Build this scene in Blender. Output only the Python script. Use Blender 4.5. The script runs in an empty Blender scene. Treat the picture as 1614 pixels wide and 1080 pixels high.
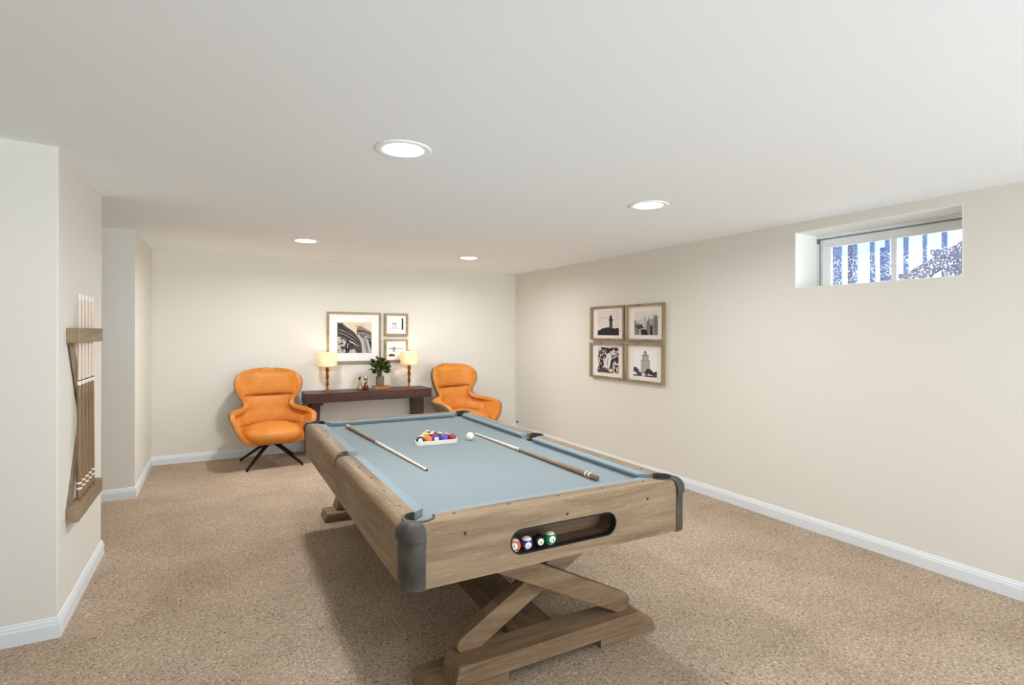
import bpy, bmesh, math, random
from mathutils import Vector, Matrix, Euler
PI = math.pi
D = bpy.data
SC = bpy.context.scene
COL = SC.collection
random.seed(7)

# ------------------------------------------------------------------ camera
F_PX, CY, YAW, ROLL, HC = 850.0, 525.1422, 0.4971, 0.0030, 1.5282
cd = D.cameras.new('camera'); cam = D.objects.new('camera', cd); COL.objects.link(cam)
cd.sensor_width = 36.0; cd.lens = F_PX * 36.0 / 1614.0
cd.shift_x = 0.0; cd.shift_y = (CY - 540.0) / 1614.0
cd.clip_start = 0.05; cd.clip_end = 200
_r = Vector((math.cos(YAW), -math.sin(YAW), 0)); _f = Vector((math.sin(YAW), math.cos(YAW), 0)); _u = Vector((0, 0, 1))
_rr = math.cos(ROLL) * _r + math.sin(ROLL) * _u; _uu = -math.sin(ROLL) * _r + math.cos(ROLL) * _u
cam.matrix_world = Matrix(((_rr.x, _uu.x, -_f.x, 0), (_rr.y, _uu.y, -_f.y, 0), (_rr.z, _uu.z, -_f.z, HC), (0, 0, 0, 1)))
SC.camera = cam

# ------------------------------------------------------------------ view + world
SC.view_settings.view_transform = 'Standard'; SC.view_settings.look = 'None'
SC.view_settings.gamma = 1.0; SC.view_settings.use_curve_mapping = False
SC.view_settings.exposure = 0.52
LAMP_W = 16.0        # each recessed light
WORLD = .72; BACK_FILL = 1.5
SC.cycles.max_bounces = 12; SC.cycles.diffuse_bounces = 8; SC.cycles.transparent_max_bounces = 12
SC.cycles.sample_clamp_indirect = 6.0
SC.cycles.use_denoising = True

def s2l(c):
    return tuple((v / 255 / 12.92) if v / 255 <= 0.04045 else (((v / 255) + 0.055) / 1.055) ** 2.4 for v in c)

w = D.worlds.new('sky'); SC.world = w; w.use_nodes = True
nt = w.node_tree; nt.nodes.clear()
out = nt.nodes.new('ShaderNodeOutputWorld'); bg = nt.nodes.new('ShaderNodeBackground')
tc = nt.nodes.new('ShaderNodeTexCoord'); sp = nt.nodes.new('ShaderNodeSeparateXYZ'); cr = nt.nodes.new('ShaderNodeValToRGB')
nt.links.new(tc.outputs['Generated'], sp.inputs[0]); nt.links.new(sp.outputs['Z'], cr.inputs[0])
# sky brightened behind the camera, as added fill through the open back
dt = nt.nodes.new('ShaderNodeVectorMath'); dt.operation = 'DOT_PRODUCT'; dt.inputs[1].default_value = (.5, -.86, .1)
nt.links.new(tc.outputs['Generated'], dt.inputs[0])
mr = nt.nodes.new('ShaderNodeMapRange'); mr.interpolation_type = 'SMOOTHSTEP'
mr.inputs['From Min'].default_value = -.2; mr.inputs['From Max'].default_value = .9; mr.inputs['To Min'].default_value = WORLD; mr.inputs['To Max'].default_value = BACK_FILL
nt.links.new(dt.outputs['Value'], mr.inputs['Value']); nt.links.new(mr.outputs[0], bg.inputs[1])
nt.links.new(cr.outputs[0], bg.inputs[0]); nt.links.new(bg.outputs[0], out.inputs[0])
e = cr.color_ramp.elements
e[0].position = 0.0; e[0].color = (3.3, 3.65, 4.0, 1)     # boosted glow below the horizon, added to light the ceiling
x = e.new(.012); x.color = (.9, .97, 1.0, 1)
e[1].position = 0.5; e[1].color = (0.50, 0.68, 0.95, 1)
x = e.new(0.12); x.color = (0.86, 0.97, 1.0, 1)
x = e.new(0.2); x.color = (0.72, 0.90, 1.0, 1)

sl = D.lights.new('sun', 'SUN'); sl.energy = 24.0; sl.angle = .01; sl.color = (1, .97, .92)
so = D.objects.new('sun', sl); COL.objects.link(so)
so.rotation_euler = Vector((math.cos(math.radians(58)) * .82, -math.cos(math.radians(58)) * .57, math.sin(math.radians(58)))).to_track_quat('Z', 'Y').to_euler()

# ------------------------------------------------------------------ materials
def nodes(name):
    m = D.materials.new(name); m.use_nodes = True
    n = m.node_tree; b = n.nodes['Principled BSDF']
    return m, n, b
def mat(name, rgb, rough=0.6, metal=0.0, spec=0.5, noise=None, bump=None, **kw):
    """plain procedural material: colour with soft mottling (noise=(scale, amount)) and bump=(scale, strength, distance)"""
    m, n, b = nodes(name)
    c = s2l(rgb)
    b.inputs['Base Color'].default_value = (*c, 1); b.inputs['Roughness'].default_value = rough
    b.inputs['Metallic'].default_value = metal; b.inputs['Specular IOR Level'].default_value = spec
    for k, v in kw.items(): b.inputs[k.replace('_', ' ')].default_value = v
    t = n.nodes.new('ShaderNodeTexCoord')
    if noise:
        nz = n.nodes.new('ShaderNodeTexNoise'); nz.inputs['Scale'].default_value = noise[0]; nz.inputs['Detail'].default_value = 4
        r = n.nodes.new('ShaderNodeValToRGB'); a = noise[1]
        r.color_ramp.elements[0].position = .3; r.color_ramp.elements[1].position = .7
        r.color_ramp.elements[0].color = (*[v * (1 - a) for v in c], 1); r.color_ramp.elements[1].color = (*[min(1, v * (1 + a)) for v in c], 1)
        n.links.new(t.outputs['Object'], nz.inputs['Vector']); n.links.new(nz.outputs['Fac'], r.inputs[0]); n.links.new(r.outputs[0], b.inputs['Base Color'])
    if bump:
        nz = n.nodes.new('ShaderNodeTexNoise'); nz.inputs['Scale'].default_value = bump[0]; nz.inputs['Detail'].default_value = 5
        bp = n.nodes.new('ShaderNodeBump'); bp.inputs['Strength'].default_value = bump[1]; bp.inputs['Distance'].default_value = bump[2]
        n.links.new(t.outputs['Object'], nz.inputs['Vector']); n.links.new(nz.outputs['Fac'], bp.inputs['Height']); n.links.new(bp.outputs[0], b.inputs['Normal'])
    return m
def wood(name, dark, mid, light, axis='y', rough=0.6, fine=1.0, fleck=True, spec=0.3):
    m, n, b = nodes(name)
    b.inputs['Roughness'].default_value = rough; b.inputs['Specular IOR Level'].default_value = spec
    t = n.nodes.new('ShaderNodeTexCoord'); mp = n.nodes.new('ShaderNodeMapping')
    k = {'x': 0, 'y': 1, 'z': 2}[axis]
    s = [16.0 * fine] * 3; s[k] = 1.3 * fine; mp.inputs['Scale'].default_value = s
    n.links.new(t.outputs['Object'], mp.inputs[0])
    nz = n.nodes.new('ShaderNodeTexNoise'); nz.inputs['Scale'].default_value = 1.0; nz.inputs['Detail'].default_value = 8; nz.inputs['Roughness'].default_value = .65; nz.inputs['Distortion'].default_value = .6
    n.links.new(mp.outputs[0], nz.inputs['Vector'])
    r = n.nodes.new('ShaderNodeValToRGB'); el = r.color_ramp.elements
    el[0].position = .3; el[0].color = (*s2l(dark), 1); el[1].position = .72; el[1].color = (*s2l(light), 1)
    q = el.new(.5); q.color = (*s2l(mid), 1)
    n.links.new(nz.outputs['Fac'], r.inputs[0])
    mp2 = n.nodes.new('ShaderNodeMapping'); s2 = [210.0] * 3; s2[k] = 16.0; mp2.inputs['Scale'].default_value = s2
    n.links.new(t.outputs['Object'], mp2.inputs[0])
    nf = n.nodes.new('ShaderNodeTexNoise'); nf.inputs['Scale'].default_value = 1.0; nf.inputs['Detail'].default_value = 4; nf.inputs['Distortion'].default_value = 1.0
    n.links.new(mp2.outputs[0], nf.inputs['Vector'])
    r2 = n.nodes.new('ShaderNodeValToRGB'); r2.color_ramp.elements[0].position = .57; r2.color_ramp.elements[1].position = .72
    r2.color_ramp.elements[0].color = (0, 0, 0, 1); r2.color_ramp.elements[1].color = (.36, .36, .36, 1)
    n.links.new(nf.outputs['Fac'], r2.inputs[0])
    mx = n.nodes.new('ShaderNodeMixRGB'); mx.inputs[2].default_value = (*s2l([min(255, v + 38) for v in light]), 1)
    n.links.new(r.outputs[0], mx.inputs[1])
    if fleck: n.links.new(r2.outputs[0], mx.inputs[0])
    else: mx.inputs[0].default_value = 0
    n.links.new(mx.outputs[0], b.inputs['Base Color'])
    bp = n.nodes.new('ShaderNodeBump'); bp.inputs['Strength'].default_value = .35; bp.inputs['Distance'].default_value = .002
    n.links.new(nf.outputs['Fac'], bp.inputs['Height']); n.links.new(bp.outputs[0], b.inputs['Normal'])
    return m
def emit(name, rgb, strength):
    m = D.materials.new(name); m.use_nodes = True; n = m.node_tree; n.nodes.clear()
    o = n.nodes.new('ShaderNodeOutputMaterial'); em = n.nodes.new('ShaderNodeEmission')
    em.inputs[0].default_value = (*s2l(rgb), 1); em.inputs[1].default_value = strength
    n.links.new(em.outputs[0], o.inputs[0]); return m

M = {}
M['wall'] = mat('wall_paint', (226, 223, 214), .85, spec=.2, bump=(260, .05, .002))
M['ceil'] = mat('ceiling_paint', (246, 251, 254), .9, spec=.1, bump=(300, .05, .002))
M['trim'] = mat('trim_white', (226, 231, 236), .45)
M['wood_y'] = wood('driftwood_along_y', (112, 91, 69), (142, 120, 94), (166, 143, 115), 'y')
M['wood_x'] = wood('driftwood_along_x', (112, 91, 69), (142, 120, 94), (166, 143, 115), 'x')
M['leg_x'] = wood('base_oak_along_x', (98, 76, 54), (128, 103, 77), (150, 126, 98), 'x')
M['leg_y'] = wood('base_oak_along_y', (84, 64, 46), (108, 85, 62), (128, 105, 80), 'y')
M['rack_z'] = wood('cue_rack_wood_z', (116, 97, 74), (140, 120, 95), (160, 140, 113), 'z')
M['rack_y'] = wood('cue_rack_wood_y', (120, 101, 78), (145, 125, 99), (166, 145, 118), 'y')
M['slot'] = wood('slot_lining', (84, 62, 44), (108, 84, 62), (128, 104, 80), 'x', fleck=False)
M['iron'] = mat('aged_dark_metal', (74, 69, 64), .6, .15, noise=(14, .42), bump=(60, .1, .002))
M['black'] = mat('black_liner', (22, 22, 24), .6)
M['sight'] = mat('dark_sight', (28, 22, 18), .5)
M['cloth'] = mat('billiard_cloth', (136, 147, 151), .95, spec=.1, noise=(500, .03), bump=(900, .1, .0006))
M['cloth_cush'] = mat('cushion_cloth', (138, 154, 162), .95, spec=.1, bump=(900, .1, .0006))
M['mahog_x'] = wood('mahogany_along_x', (46, 20, 16), (68, 31, 25), (88, 44, 35), 'x', .4, fleck=False, spec=.5)
M['mahog_z'] = wood('mahogany_along_z', (38, 16, 13), (58, 26, 21), (74, 36, 29), 'z', .4, fleck=False, spec=.5)
M['leather'] = mat('orange_leather', (208, 132, 54), .5, spec=.35, noise=(7, .10), bump=(240, .12, .001))
M['seam'] = mat('leather_seam', (120, 66, 24), .6)
M['shell'] = mat('brown_grey_shell', (108, 94, 76), .6)
M['blacklegs'] = mat('black_metal_legs', (30, 27, 25), .4, .5)
M['amber'] = mat('amber_glass_gold', (158, 104, 50), .22, .55)
M['amber_dark'] = mat('dark_bronze', (92, 54, 26), .3, .6)
M['gold'] = mat('gold_leaf_metal', (196, 150, 92), .28, .9)
M['frame_gold'] = wood('champagne_frame', (122, 103, 74), (152, 133, 102), (176, 158, 126), 'x', .45, fleck=False, spec=.5)
M['frame_oak'] = wood('weathered_frame', (122, 102, 76), (152, 131, 102), (178, 158, 130), 'z', .6)
M['mat'] = mat('picture_mat', (240, 238, 238), .8)
M['mat_cream'] = mat('picture_mat_cream', (238, 232, 224), .8)
M['ink'] = mat('print_black', (30, 28, 28), .8)
M['ink2'] = mat('print_dark_grey', (72, 68, 66), .8, noise=(90, .5))
M['ink3'] = mat('print_mid_grey', (132, 126, 120), .8, noise=(120, .4))
M['ink4'] = mat('print_pale_grey', (186, 180, 174), .8, noise=(80, .15))
M['paper'] = mat('print_paper', (222, 216, 208), .8)
M['paper_warm'] = mat('print_sky_cream', (226, 208, 182), .8)
M['cue_pale'] = mat('pale_maple', (226, 208, 190), .35)
M['cue_white'] = mat('cue_white_ring', (238, 232, 222), .4)
M['cue_tip'] = mat('cue_tip', (70, 62, 66), .7)
M['cue_wood'] = wood('cue_butt_wood', (112, 88, 64), (138, 112, 84), (160, 132, 102), 'z', .4, 2.0, spec=.5)
M['rackwhite'] = mat('white_plastic', (232, 226, 214), .35)
M['cueball'] = mat('ivory_ball', (238, 236, 222), .12)
M['leaf'] = mat('dark_green_leaf', (52, 72, 30), .5, noise=(30, .5))
M['leaf2'] = mat('light_green_leaf', (96, 118, 50), .5, noise=(30, .4))
M['stem'] = mat('brown_stem', (70, 54, 34), .7)
M['vase'] = mat('grey_brown_ceramic', (112, 98, 82), .55, noise=(40, .35), bump=(80, .2, .002))
M['book'] = mat('tan_book_cloth', (150, 104, 60), .7, noise=(60, .2))
M['page'] = mat('book_pages', (206, 180, 138), .8)
M['silver'] = mat('mercury_glass', (196, 184, 152), .16, .85, noise=(60, .35))
M['bronzeglass'] = mat('brown_glass', (112, 62, 40), .12, .6, noise=(50, .5))
M['vinyl'] = mat('window_vinyl', (240, 243, 245), .4)
M['track'] = mat('window_track_grey', (120, 122, 124), .5)
M['reveal'] = mat('reveal_white', (246, 246, 240), .8)
M['slate'] = mat('weathered_deck_wood', (78, 104, 152), .8, noise=(25, .2))
M['slate2'] = mat('weathered_stringer', (96, 98, 124), .8, noise=(30, .2))
M['ground'] = mat('outdoor_ground', (84, 84, 84), .9, noise=(3, .2))
M['lens'] = emit('lit_lens', (255, 252, 246), 5.0)
M['bulb'] = emit('lit_bulb', (255, 214, 150), 8.0)

def carpet():
    m, n, b = nodes('carpet'); b.inputs['Roughness'].default_value = 1.0; b.inputs['Specular IOR Level'].default_value = .05
    t = n.nodes.new('ShaderNodeTexCoord')
    def nz(scale, det, dist=0.0, rg=.6):
        q = n.nodes.new('ShaderNodeTexNoise'); q.inputs['Scale'].default_value = scale; q.inputs['Detail'].default_value = det
        q.inputs['Distortion'].default_value = dist; q.inputs['Roughness'].default_value = rg
        n.links.new(t.outputs['Object'], q.inputs['Vector']); return q
    a = nz(72, 6, .8, .78); big = nz(2.2, 3); c = nz(190, 3)
    r = n.nodes.new('ShaderNodeValToRGB'); el = r.color_ramp.elements
    el[0].position = .34; el[0].color = (*s2l((98, 80, 62)), 1); el[1].position = .64; el[1].color = (*s2l((240, 226, 204)), 1)
    q = el.new(.43); q.color = (*s2l((182, 160, 138)), 1)
    q = el.new(.54); q.color = (*s2l((204, 184, 162)), 1)
    n.links.new(a.outputs['Fac'], r.inputs[0])
    r2 = n.nodes.new('ShaderNodeValToRGB'); r2.color_ramp.elements[0].position = .35; r2.color_ramp.elements[1].position = .65
    r2.color_ramp.elements[0].color = (.85, .835, .815, 1); r2.color_ramp.elements[1].color = (1, 1, 1, 1)
    n.links.new(big.outputs['Fac'], r2.inputs[0])
    mx = n.nodes.new('ShaderNodeMixRGB'); mx.blend_type = 'MULTIPLY'; mx.inputs[0].default_value = 1
    n.links.new(r.outputs[0], mx.inputs[1]); n.links.new(r2.outputs[0], mx.inputs[2]); n.links.new(mx.outputs[0], b.inputs['Base Color'])
    d = nz(88, 3, 1.5, .6); r3 = n.nodes.new('ShaderNodeValToRGB'); r3.color_ramp.elements[0].position = .30; r3.color_ramp.elements[1].position = .43
    r3.color_ramp.elements[0].color = (.52, .46, .40, 1); r3.color_ramp.elements[1].color = (1, 1, 1, 1)
    n.links.new(d.outputs['Fac'], r3.inputs[0]); m3 = n.nodes.new('ShaderNodeMixRGB'); m3.blend_type = 'MULTIPLY'; m3.inputs[0].default_value = 1
    n.links.new(mx.outputs[0], m3.inputs[1]); n.links.new(r3.outputs[0], m3.inputs[2]); n.links.new(m3.outputs[0], b.inputs['Base Color'])
    ad = n.nodes.new('ShaderNodeMath'); ad.operation = 'ADD'; n.links.new(a.outputs['Fac'], ad.inputs[0]); n.links.new(c.outputs['Fac'], ad.inputs[1])
    bp = n.nodes.new('ShaderNodeBump'); bp.inputs['Strength'].default_value = .75; bp.inputs['Distance'].default_value = .010
    n.links.new(ad.outputs[0], bp.inputs['Height']); n.links.new(bp.outputs[0], b.inputs['Normal'])
    return m
M['carpet'] = carpet()

def shade_mat():
    m = D.materials.new('cream_lamp_shade'); m.use_nodes = True; n = m.node_tree; n.nodes.clear()
    o = n.nodes.new('ShaderNodeOutputMaterial'); tr = n.nodes.new('ShaderNodeBsdfTranslucent'); df = n.nodes.new('ShaderNodeBsdfDiffuse')
    nz = n.nodes.new('ShaderNodeTexNoise'); nz.inputs['Scale'].default_value = 300
    r = n.nodes.new('ShaderNodeValToRGB'); r.color_ramp.elements[0].color = (*s2l((246, 232, 206)), 1); r.color_ramp.elements[1].color = (*s2l((252, 240, 218)), 1)
    mx = n.nodes.new('ShaderNodeMixShader'); mx.inputs[0].default_value = .36
    n.links.new(nz.outputs['Fac'], r.inputs[0]); n.links.new(r.outputs[0], tr.inputs[0]); n.links.new(r.outputs[0], df.inputs[0])
    n.links.new(df.outputs[0], mx.inputs[1]); n.links.new(tr.outputs[0], mx.inputs[2]); n.links.new(mx.outputs[0], o.inputs[0]); return m
M['shade'] = shade_mat()

def glass_mat():
    """dusty basement window pane: clear with pale speckles of dirt"""
    m = D.materials.new('dusty_glass'); m.use_nodes = True; n = m.node_tree; n.nodes.clear()
    o = n.nodes.new('ShaderNodeOutputMaterial'); tr = n.nodes.new('ShaderNodeBsdfTransparent'); gl = n.nodes.new('ShaderNodeBsdfGlossy'); df = n.nodes.new('ShaderNodeBsdfTranslucent')
    gl.inputs['Roughness'].default_value = .35; tr.inputs[0].default_value = (.96, .98, 1, 1); df.inputs[0].default_value = (.85, .9, 1, 1)
    fr = n.nodes.new('ShaderNodeFresnel'); m1 = n.nodes.new('ShaderNodeMixShader'); m2 = n.nodes.new('ShaderNodeMixShader')
    t = n.nodes.new('ShaderNodeTexCoord'); nz = n.nodes.new('ShaderNodeTexNoise'); nz.inputs['Scale'].default_value = 95; nz.inputs['Detail'].default_value = 2
    r = n.nodes.new('ShaderNodeValToRGB'); r.color_ramp.elements[0].position = .56; r.color_ramp.elements[1].position = .62
    r.color_ramp.elements[0].color = (.005, .005, .005, 1); r.color_ramp.elements[1].color = (.20, .20, .20, 1)
    n.links.new(t.outputs['Object'], nz.inputs['Vector']); n.links.new(nz.outputs['Fac'], r.inputs[0])
    n.links.new(fr.outputs[0], m1.inputs[0]); n.links.new(tr.outputs[0], m1.inputs[1]); n.links.new(gl.outputs[0], m1.inputs[2])
    n.links.new(r.outputs[0], m2.inputs[0]); n.links.new(m1.outputs[0], m2.inputs[1]); n.links.new(df.outputs[0], m2.inputs[2]); n.links.new(m2.outputs[0], o.inputs[0])
    return m
M['glass'] = glass_mat()

# ------------------------------------------------------------------ helpers
def link(o, parent=None):
    COL.objects.link(o)
    if parent is not None: o.parent = parent
    return o
def thing(name, label, cat, loc=(0, 0, 0), rot=(0, 0, 0), group=None):
    o = D.objects.new(name, None); o.empty_display_size = .05; COL.objects.link(o)
    o.location = loc; o.rotation_euler = rot; o['label'] = label; o['category'] = cat
    if group: o['group'] = group
    return o
def tag(o, label, cat, group=None):
    o['label'] = label; o['category'] = cat
    if group: o['group'] = group
    return o
def mesh(name, bm, mats, parent=None, smooth=False, bevel=0, subsurf=0, loc=None, rot=None, kind=None, label=None, angle=None):
    me = D.meshes.new(name)
    bmesh.ops.recalc_face_normals(bm, faces=bm.faces[:])
    bm.to_mesh(me); bm.free()
    for m in (mats if isinstance(mats, (list, tuple)) else [mats]): me.materials.append(m)
    o = D.objects.new(name, me); link(o, parent)
    if loc is not None: o.location = loc
    if rot is not None: o.rotation_euler = rot
    if bevel:
        b = o.modifiers.new('bevel', 'BEVEL'); b.width = bevel; b.segments = 2; b.limit_method = 'ANGLE'; b.angle_limit = .6
    if subsurf:
        s = o.modifiers.new('subsurf', 'SUBSURF'); s.levels = subsurf; s.render_levels = subsurf
    if smooth or subsurf:
        for p in me.polygons: p.use_smooth = True
    if angle is not None:
        me.polygons.foreach_set('use_smooth', [True] * len(me.polygons))
        me.set_sharp_from_angle(angle=angle)
    if kind: o['kind'] = kind
    if label: o['label'] = label
    return o
def box(bm, x0, x1, y0, y1, z0, z1, mi=0):
    v = [bm.verts.new(p) for p in ((x0, y0, z0), (x1, y0, z0), (x1, y1, z0), (x0, y1, z0), (x0, y0, z1), (x1, y0, z1), (x1, y1, z1), (x0, y1, z1))]
    for f in ((0, 3, 2, 1), (4, 5, 6, 7), (0, 1, 5, 4), (1, 2, 6, 5), (2, 3, 7, 6), (3, 0, 4, 7)):
        q = bm.faces.new([v[i] for i in f]); q.material_index = mi
    return v
def BX(*a):
    bm = bmesh.new(); box(bm, *a); return bm
def prism(bm, pts, vec, mi=0):
    """closed polygon pts (3-D) extruded by vec"""
    vec = Vector(vec); a = [bm.verts.new(p) for p in pts]; b = [bm.verts.new(Vector(p) + vec) for p in pts]; n = len(pts)
    fs = [bm.faces.new(a[::-1]), bm.faces.new(b)]
    for i in range(n): fs.append(bm.faces.new((a[i], a[(i + 1) % n], b[(i + 1) % n], b[i])))
    for f in fs: f.material_index = mi
    return fs
def loft(bm, rings, cap=True, mi=0, closed=True):
    R = [[bm.verts.new(p) for p in r] for r in rings]; n = len(R[0])
    for a, b in zip(R, R[1:]):
        for i in range(n if closed else n - 1):
            f = bm.faces.new((a[i], a[(i + 1) % n], b[(i + 1) % n], b[i])); f.material_index = mi
    if cap:
        f = bm.faces.new(R[0][::-1]); f.material_index = mi; f = bm.faces.new(R[-1]); f.material_index = mi
    return R
def lathe(bm, prof, seg=32, mi=0, cap=True, c=(0, 0)):
    """prof: (radius, z) from bottom to top"""
    rings = [[(c[0] + r * math.cos(2 * PI * k / seg), c[1] + r * math.sin(2 * PI * k / seg), z) for k in range(seg)] for r, z in prof]
    return loft(bm, rings, cap, mi)
def tube(bm, pts, rad, seg=10, mi=0):
    pts = [Vector(p) for p in pts]; rings = []
    for i, p in enumerate(pts):
        d = (pts[min(i + 1, len(pts) - 1)] - pts[max(i - 1, 0)]).normalized()
        a = d.cross(Vector((0, 0, 1)) if abs(d.z) < .9 else Vector((1, 0, 0))).normalized(); b = d.cross(a)
        r = rad[i] if isinstance(rad, (list, tuple)) else rad
        rings.append([p + a * r * math.cos(2 * PI * k / seg) + b * r * math.sin(2 * PI * k / seg) for k in range(seg)])
    loft(bm, rings, True, mi)
def lerp(a, b, t): return a + (b - a) * t
def booled(o, cutters):
    """cut the cutter meshes out of o, for good"""
    tmp = []
    for bm in cutters:
        bmesh.ops.recalc_face_normals(bm, faces=bm.faces[:])
        me = D.meshes.new('cut'); bm.to_mesh(me); bm.free(); c = D.objects.new('cut', me); COL.objects.link(c); tmp.append(c)
        c.matrix_world = o.matrix_world.copy() if o.parent is None else Matrix()
        md = o.modifiers.new('b', 'BOOLEAN'); md.operation = 'DIFFERENCE'; md.object = c; md.solver = 'EXACT'
    pr = o.parent; o.parent = None
    bpy.context.view_layer.update()
    dg = bpy.context.evaluated_depsgraph_get()
    me = D.meshes.new_from_object(o.evaluated_get(dg))
    o.modifiers.clear(); old = o.data; o.data = me; me.name = o.name; D.meshes.remove(old)
    for c in tmp:
        m_ = c.data; D.objects.remove(c); D.meshes.remove(m_)
    o.parent = pr
    return o

# ------------------------------------------------------------------ the room
def zc(x, y): return 2.44 - .0074 * (x - 1.5) + .0047 * (y - 3.5)     # the ceiling is not quite level
XR, YB, XL, YE, XC, YC0, YC1 = 4.06, 7.378, -.683, 6.02, -.71, 3.46, 4.59
YN, XFAR = -2.6, -4.2
mesh('floor', BX(XFAR, XR + .2, YN, YB + .2, -.1, 0), M['carpet'], kind='structure')
bm = bmesh.new()
pts = [(XFAR, YN - 1.2), (XR + .2, YN - 1.2), (XR + .2, YB + .2), (XFAR, YB + .2)]  # reaches past the floor: an added, unseen overhang to block the sun
prism(bm, [(x, y, zc(x, y)) for x, y in pts], (0, 0, .12)); mesh('ceiling', bm, M['ceil'], kind='structure')
mesh('wall_back', BX(XL - .15, XR + .2, YB, YB + .15, 0, 2.56), M['wall'], kind='structure')
# right wall with the window opening
WY0, WY1, WZ0, WZ1, WX = 1.61, 2.722, 1.893, 2.34, 4.35
TH = .42
bm = bmesh.new()
box(bm, XR, XR + TH, YN, WY0, 0, 2.56); box(bm, XR, XR + TH, WY1, YB, 0, 2.56)
box(bm, XR, XR + TH, WY0, WY1, 0, WZ0); box(bm, XR, XR + TH, WY0, WY1, WZ1, 2.56)
mesh('wall_right', bm, M['wall'], kind='structure')
mesh('wall_left', BX(XL - .15, XL, YE, YB, 0, 2.56), M['wall'], kind='structure')
mesh('wall_recess', BX(XFAR, XL - .15, YE, YE + .15, 0, 2.56), M['wall'], kind='structure')
mesh('wall_near_left', BX(XFAR, XC, YC0, YC1, 0, 2.56), M['wall'], kind='structure', bevel=.006)
mesh('wall_side', BX(XFAR - .15, XFAR, YN, YB, 0, 2.56), M['wall'], kind='structure')

mesh('added_light_block', BX(XFAR, -.1, YN - .15, YN, 0, 2.56), M['wall'], kind='structure')  # unseen partial wall, added to keep fill light off the column front

def baseboard(name, p, q, ext0=0.0, ext1=0.0, n=(0, 0)):
    """moulded board along p->q, standing out along n"""
    p = Vector((*p, 0)); q = Vector((*q, 0)); d = (q - p).normalized(); nn = Vector((*n, 0))
    prof = [(0, 0), (.016, 0), (.016, .066), (.013, .074), (.0115, .084), (.007, .091), (.0055, .099), (0, .102)]
    bm = bmesh.new()
    A = []
    for end, pt, ex in ((0, p, ext0), (1, q, ext1)):
        A.append([pt + nn * a + Vector((0, 0, z)) + d * (ex * a * (1 if end else -1)) for a, z in prof])
    loft(bm, A); mesh(name, bm, M['trim'], kind='structure')
baseboard('baseboard_back', (XL, YB), (XR, YB), -1, -1, (0, -1))
baseboard('baseboard_right', (XR, YN), (XR, YB), 0, -1, (-1, 0))
baseboard('baseboard_left', (XL, YE), (XL, YB), 1, -1, (1, 0))
baseboard('baseboard_recess', (XFAR, YE), (XL, YE), 0, 1, (0, -1))
baseboard('baseboard_column', (XC, YC0), (XC, YC1), 1, 1, (1, 0))
baseboard('baseboard_near', (XFAR, YC0), (XC, YC0), 0, 1, (0, -1))

# window: reveal lining, vinyl frame with sash, pane, mullion, latch
wr = D.objects.new('window_1', None); COL.objects.link(wr); wr['kind'] = 'structure'; wr.location = (XR, (WY0 + WY1) / 2, WZ0)
oy, oz = (WY0 + WY1) / 2, WZ0
def W(bm, x0, x1, y0, y1, z0, z1): box(bm, x0 - XR, x1 - XR, y0 - oy, y1 - oy, z0 - oz, z1 - oz)
bm = bmesh.new(); t_ = .004
W(bm, XR - .001, WX, WY0, WY1, WZ0, WZ0 + t_); W(bm, XR - .001, WX, WY0, WY1, WZ1 - t_, WZ1)
W(bm, XR - .001, WX, WY0, WY0 + t_, WZ0 + t_, WZ1 - t_); W(bm, XR - .001, WX, WY1 - t_, WY1, WZ0 + t_, WZ1 - t_)
mesh('window_reveal', bm, M['reveal'], wr)
a0, a1 = WY0 + t_, WY1 - t_
bm = bmesh.new()
W(bm, WX, WX + .07, a0, a1, 2.30, WZ1 - t_); W(bm, WX, WX + .07, a0, a1, WZ0 + t_, 1.905)
W(bm, WX, WX + .07, a1 - .02, a1, 1.905, 2.30); W(bm, WX, WX + .07, a0, a0 + .02, 1.905, 2.30)
mesh('window_frame', bm, M['vinyl'], wr, bevel=.003)
bm = bmesh.new()
W(bm, WX - .004, WX + .002, a0, a1, 2.300, 2.307); W(bm, WX - .004, WX + .002, a1 - .024, a1 - .018, 1.905, 2.30)
W(bm, WX - .012, WX - .004, a1 - .02, a1 - .004, 2.27, 2.31)
mesh('window_track', bm, M['track'], wr)
b0, b1, z0_, z1_ = a0 + .02, a1 - .022, 1.905, 2.298
bm = bmesh.new()
W(bm, WX + .012, WX + .05, b0, b1, 2.236, z1_); W(bm, WX + .012, WX + .05, b0, b1, z0_, 1.925)
W(bm, WX + .012, WX + .05, b1 - .075, b1, 1.925, 2.236); W(bm, WX + .012, WX + .05, b0, b0 + .045, 1.925, 2.236)
W(bm, WX + .012, WX + .05, 2.137, 2.170, 1.925, 2.236)
mesh('window_sash', bm, M['vinyl'], wr, bevel=.004)
bm = bmesh.new(); W(bm, WX + .028, WX + .032, b0 + .04, b1 - .07, 1.92, 2.24)
mesh('window_pane', bm, M['glass'], wr)
bm = bmesh.new(); W(bm, WX + .0, WX + .03, 2.13, 2.2, 2.03, 2.04)
mesh('window_latch', bm, M['vinyl'], wr)

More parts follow.
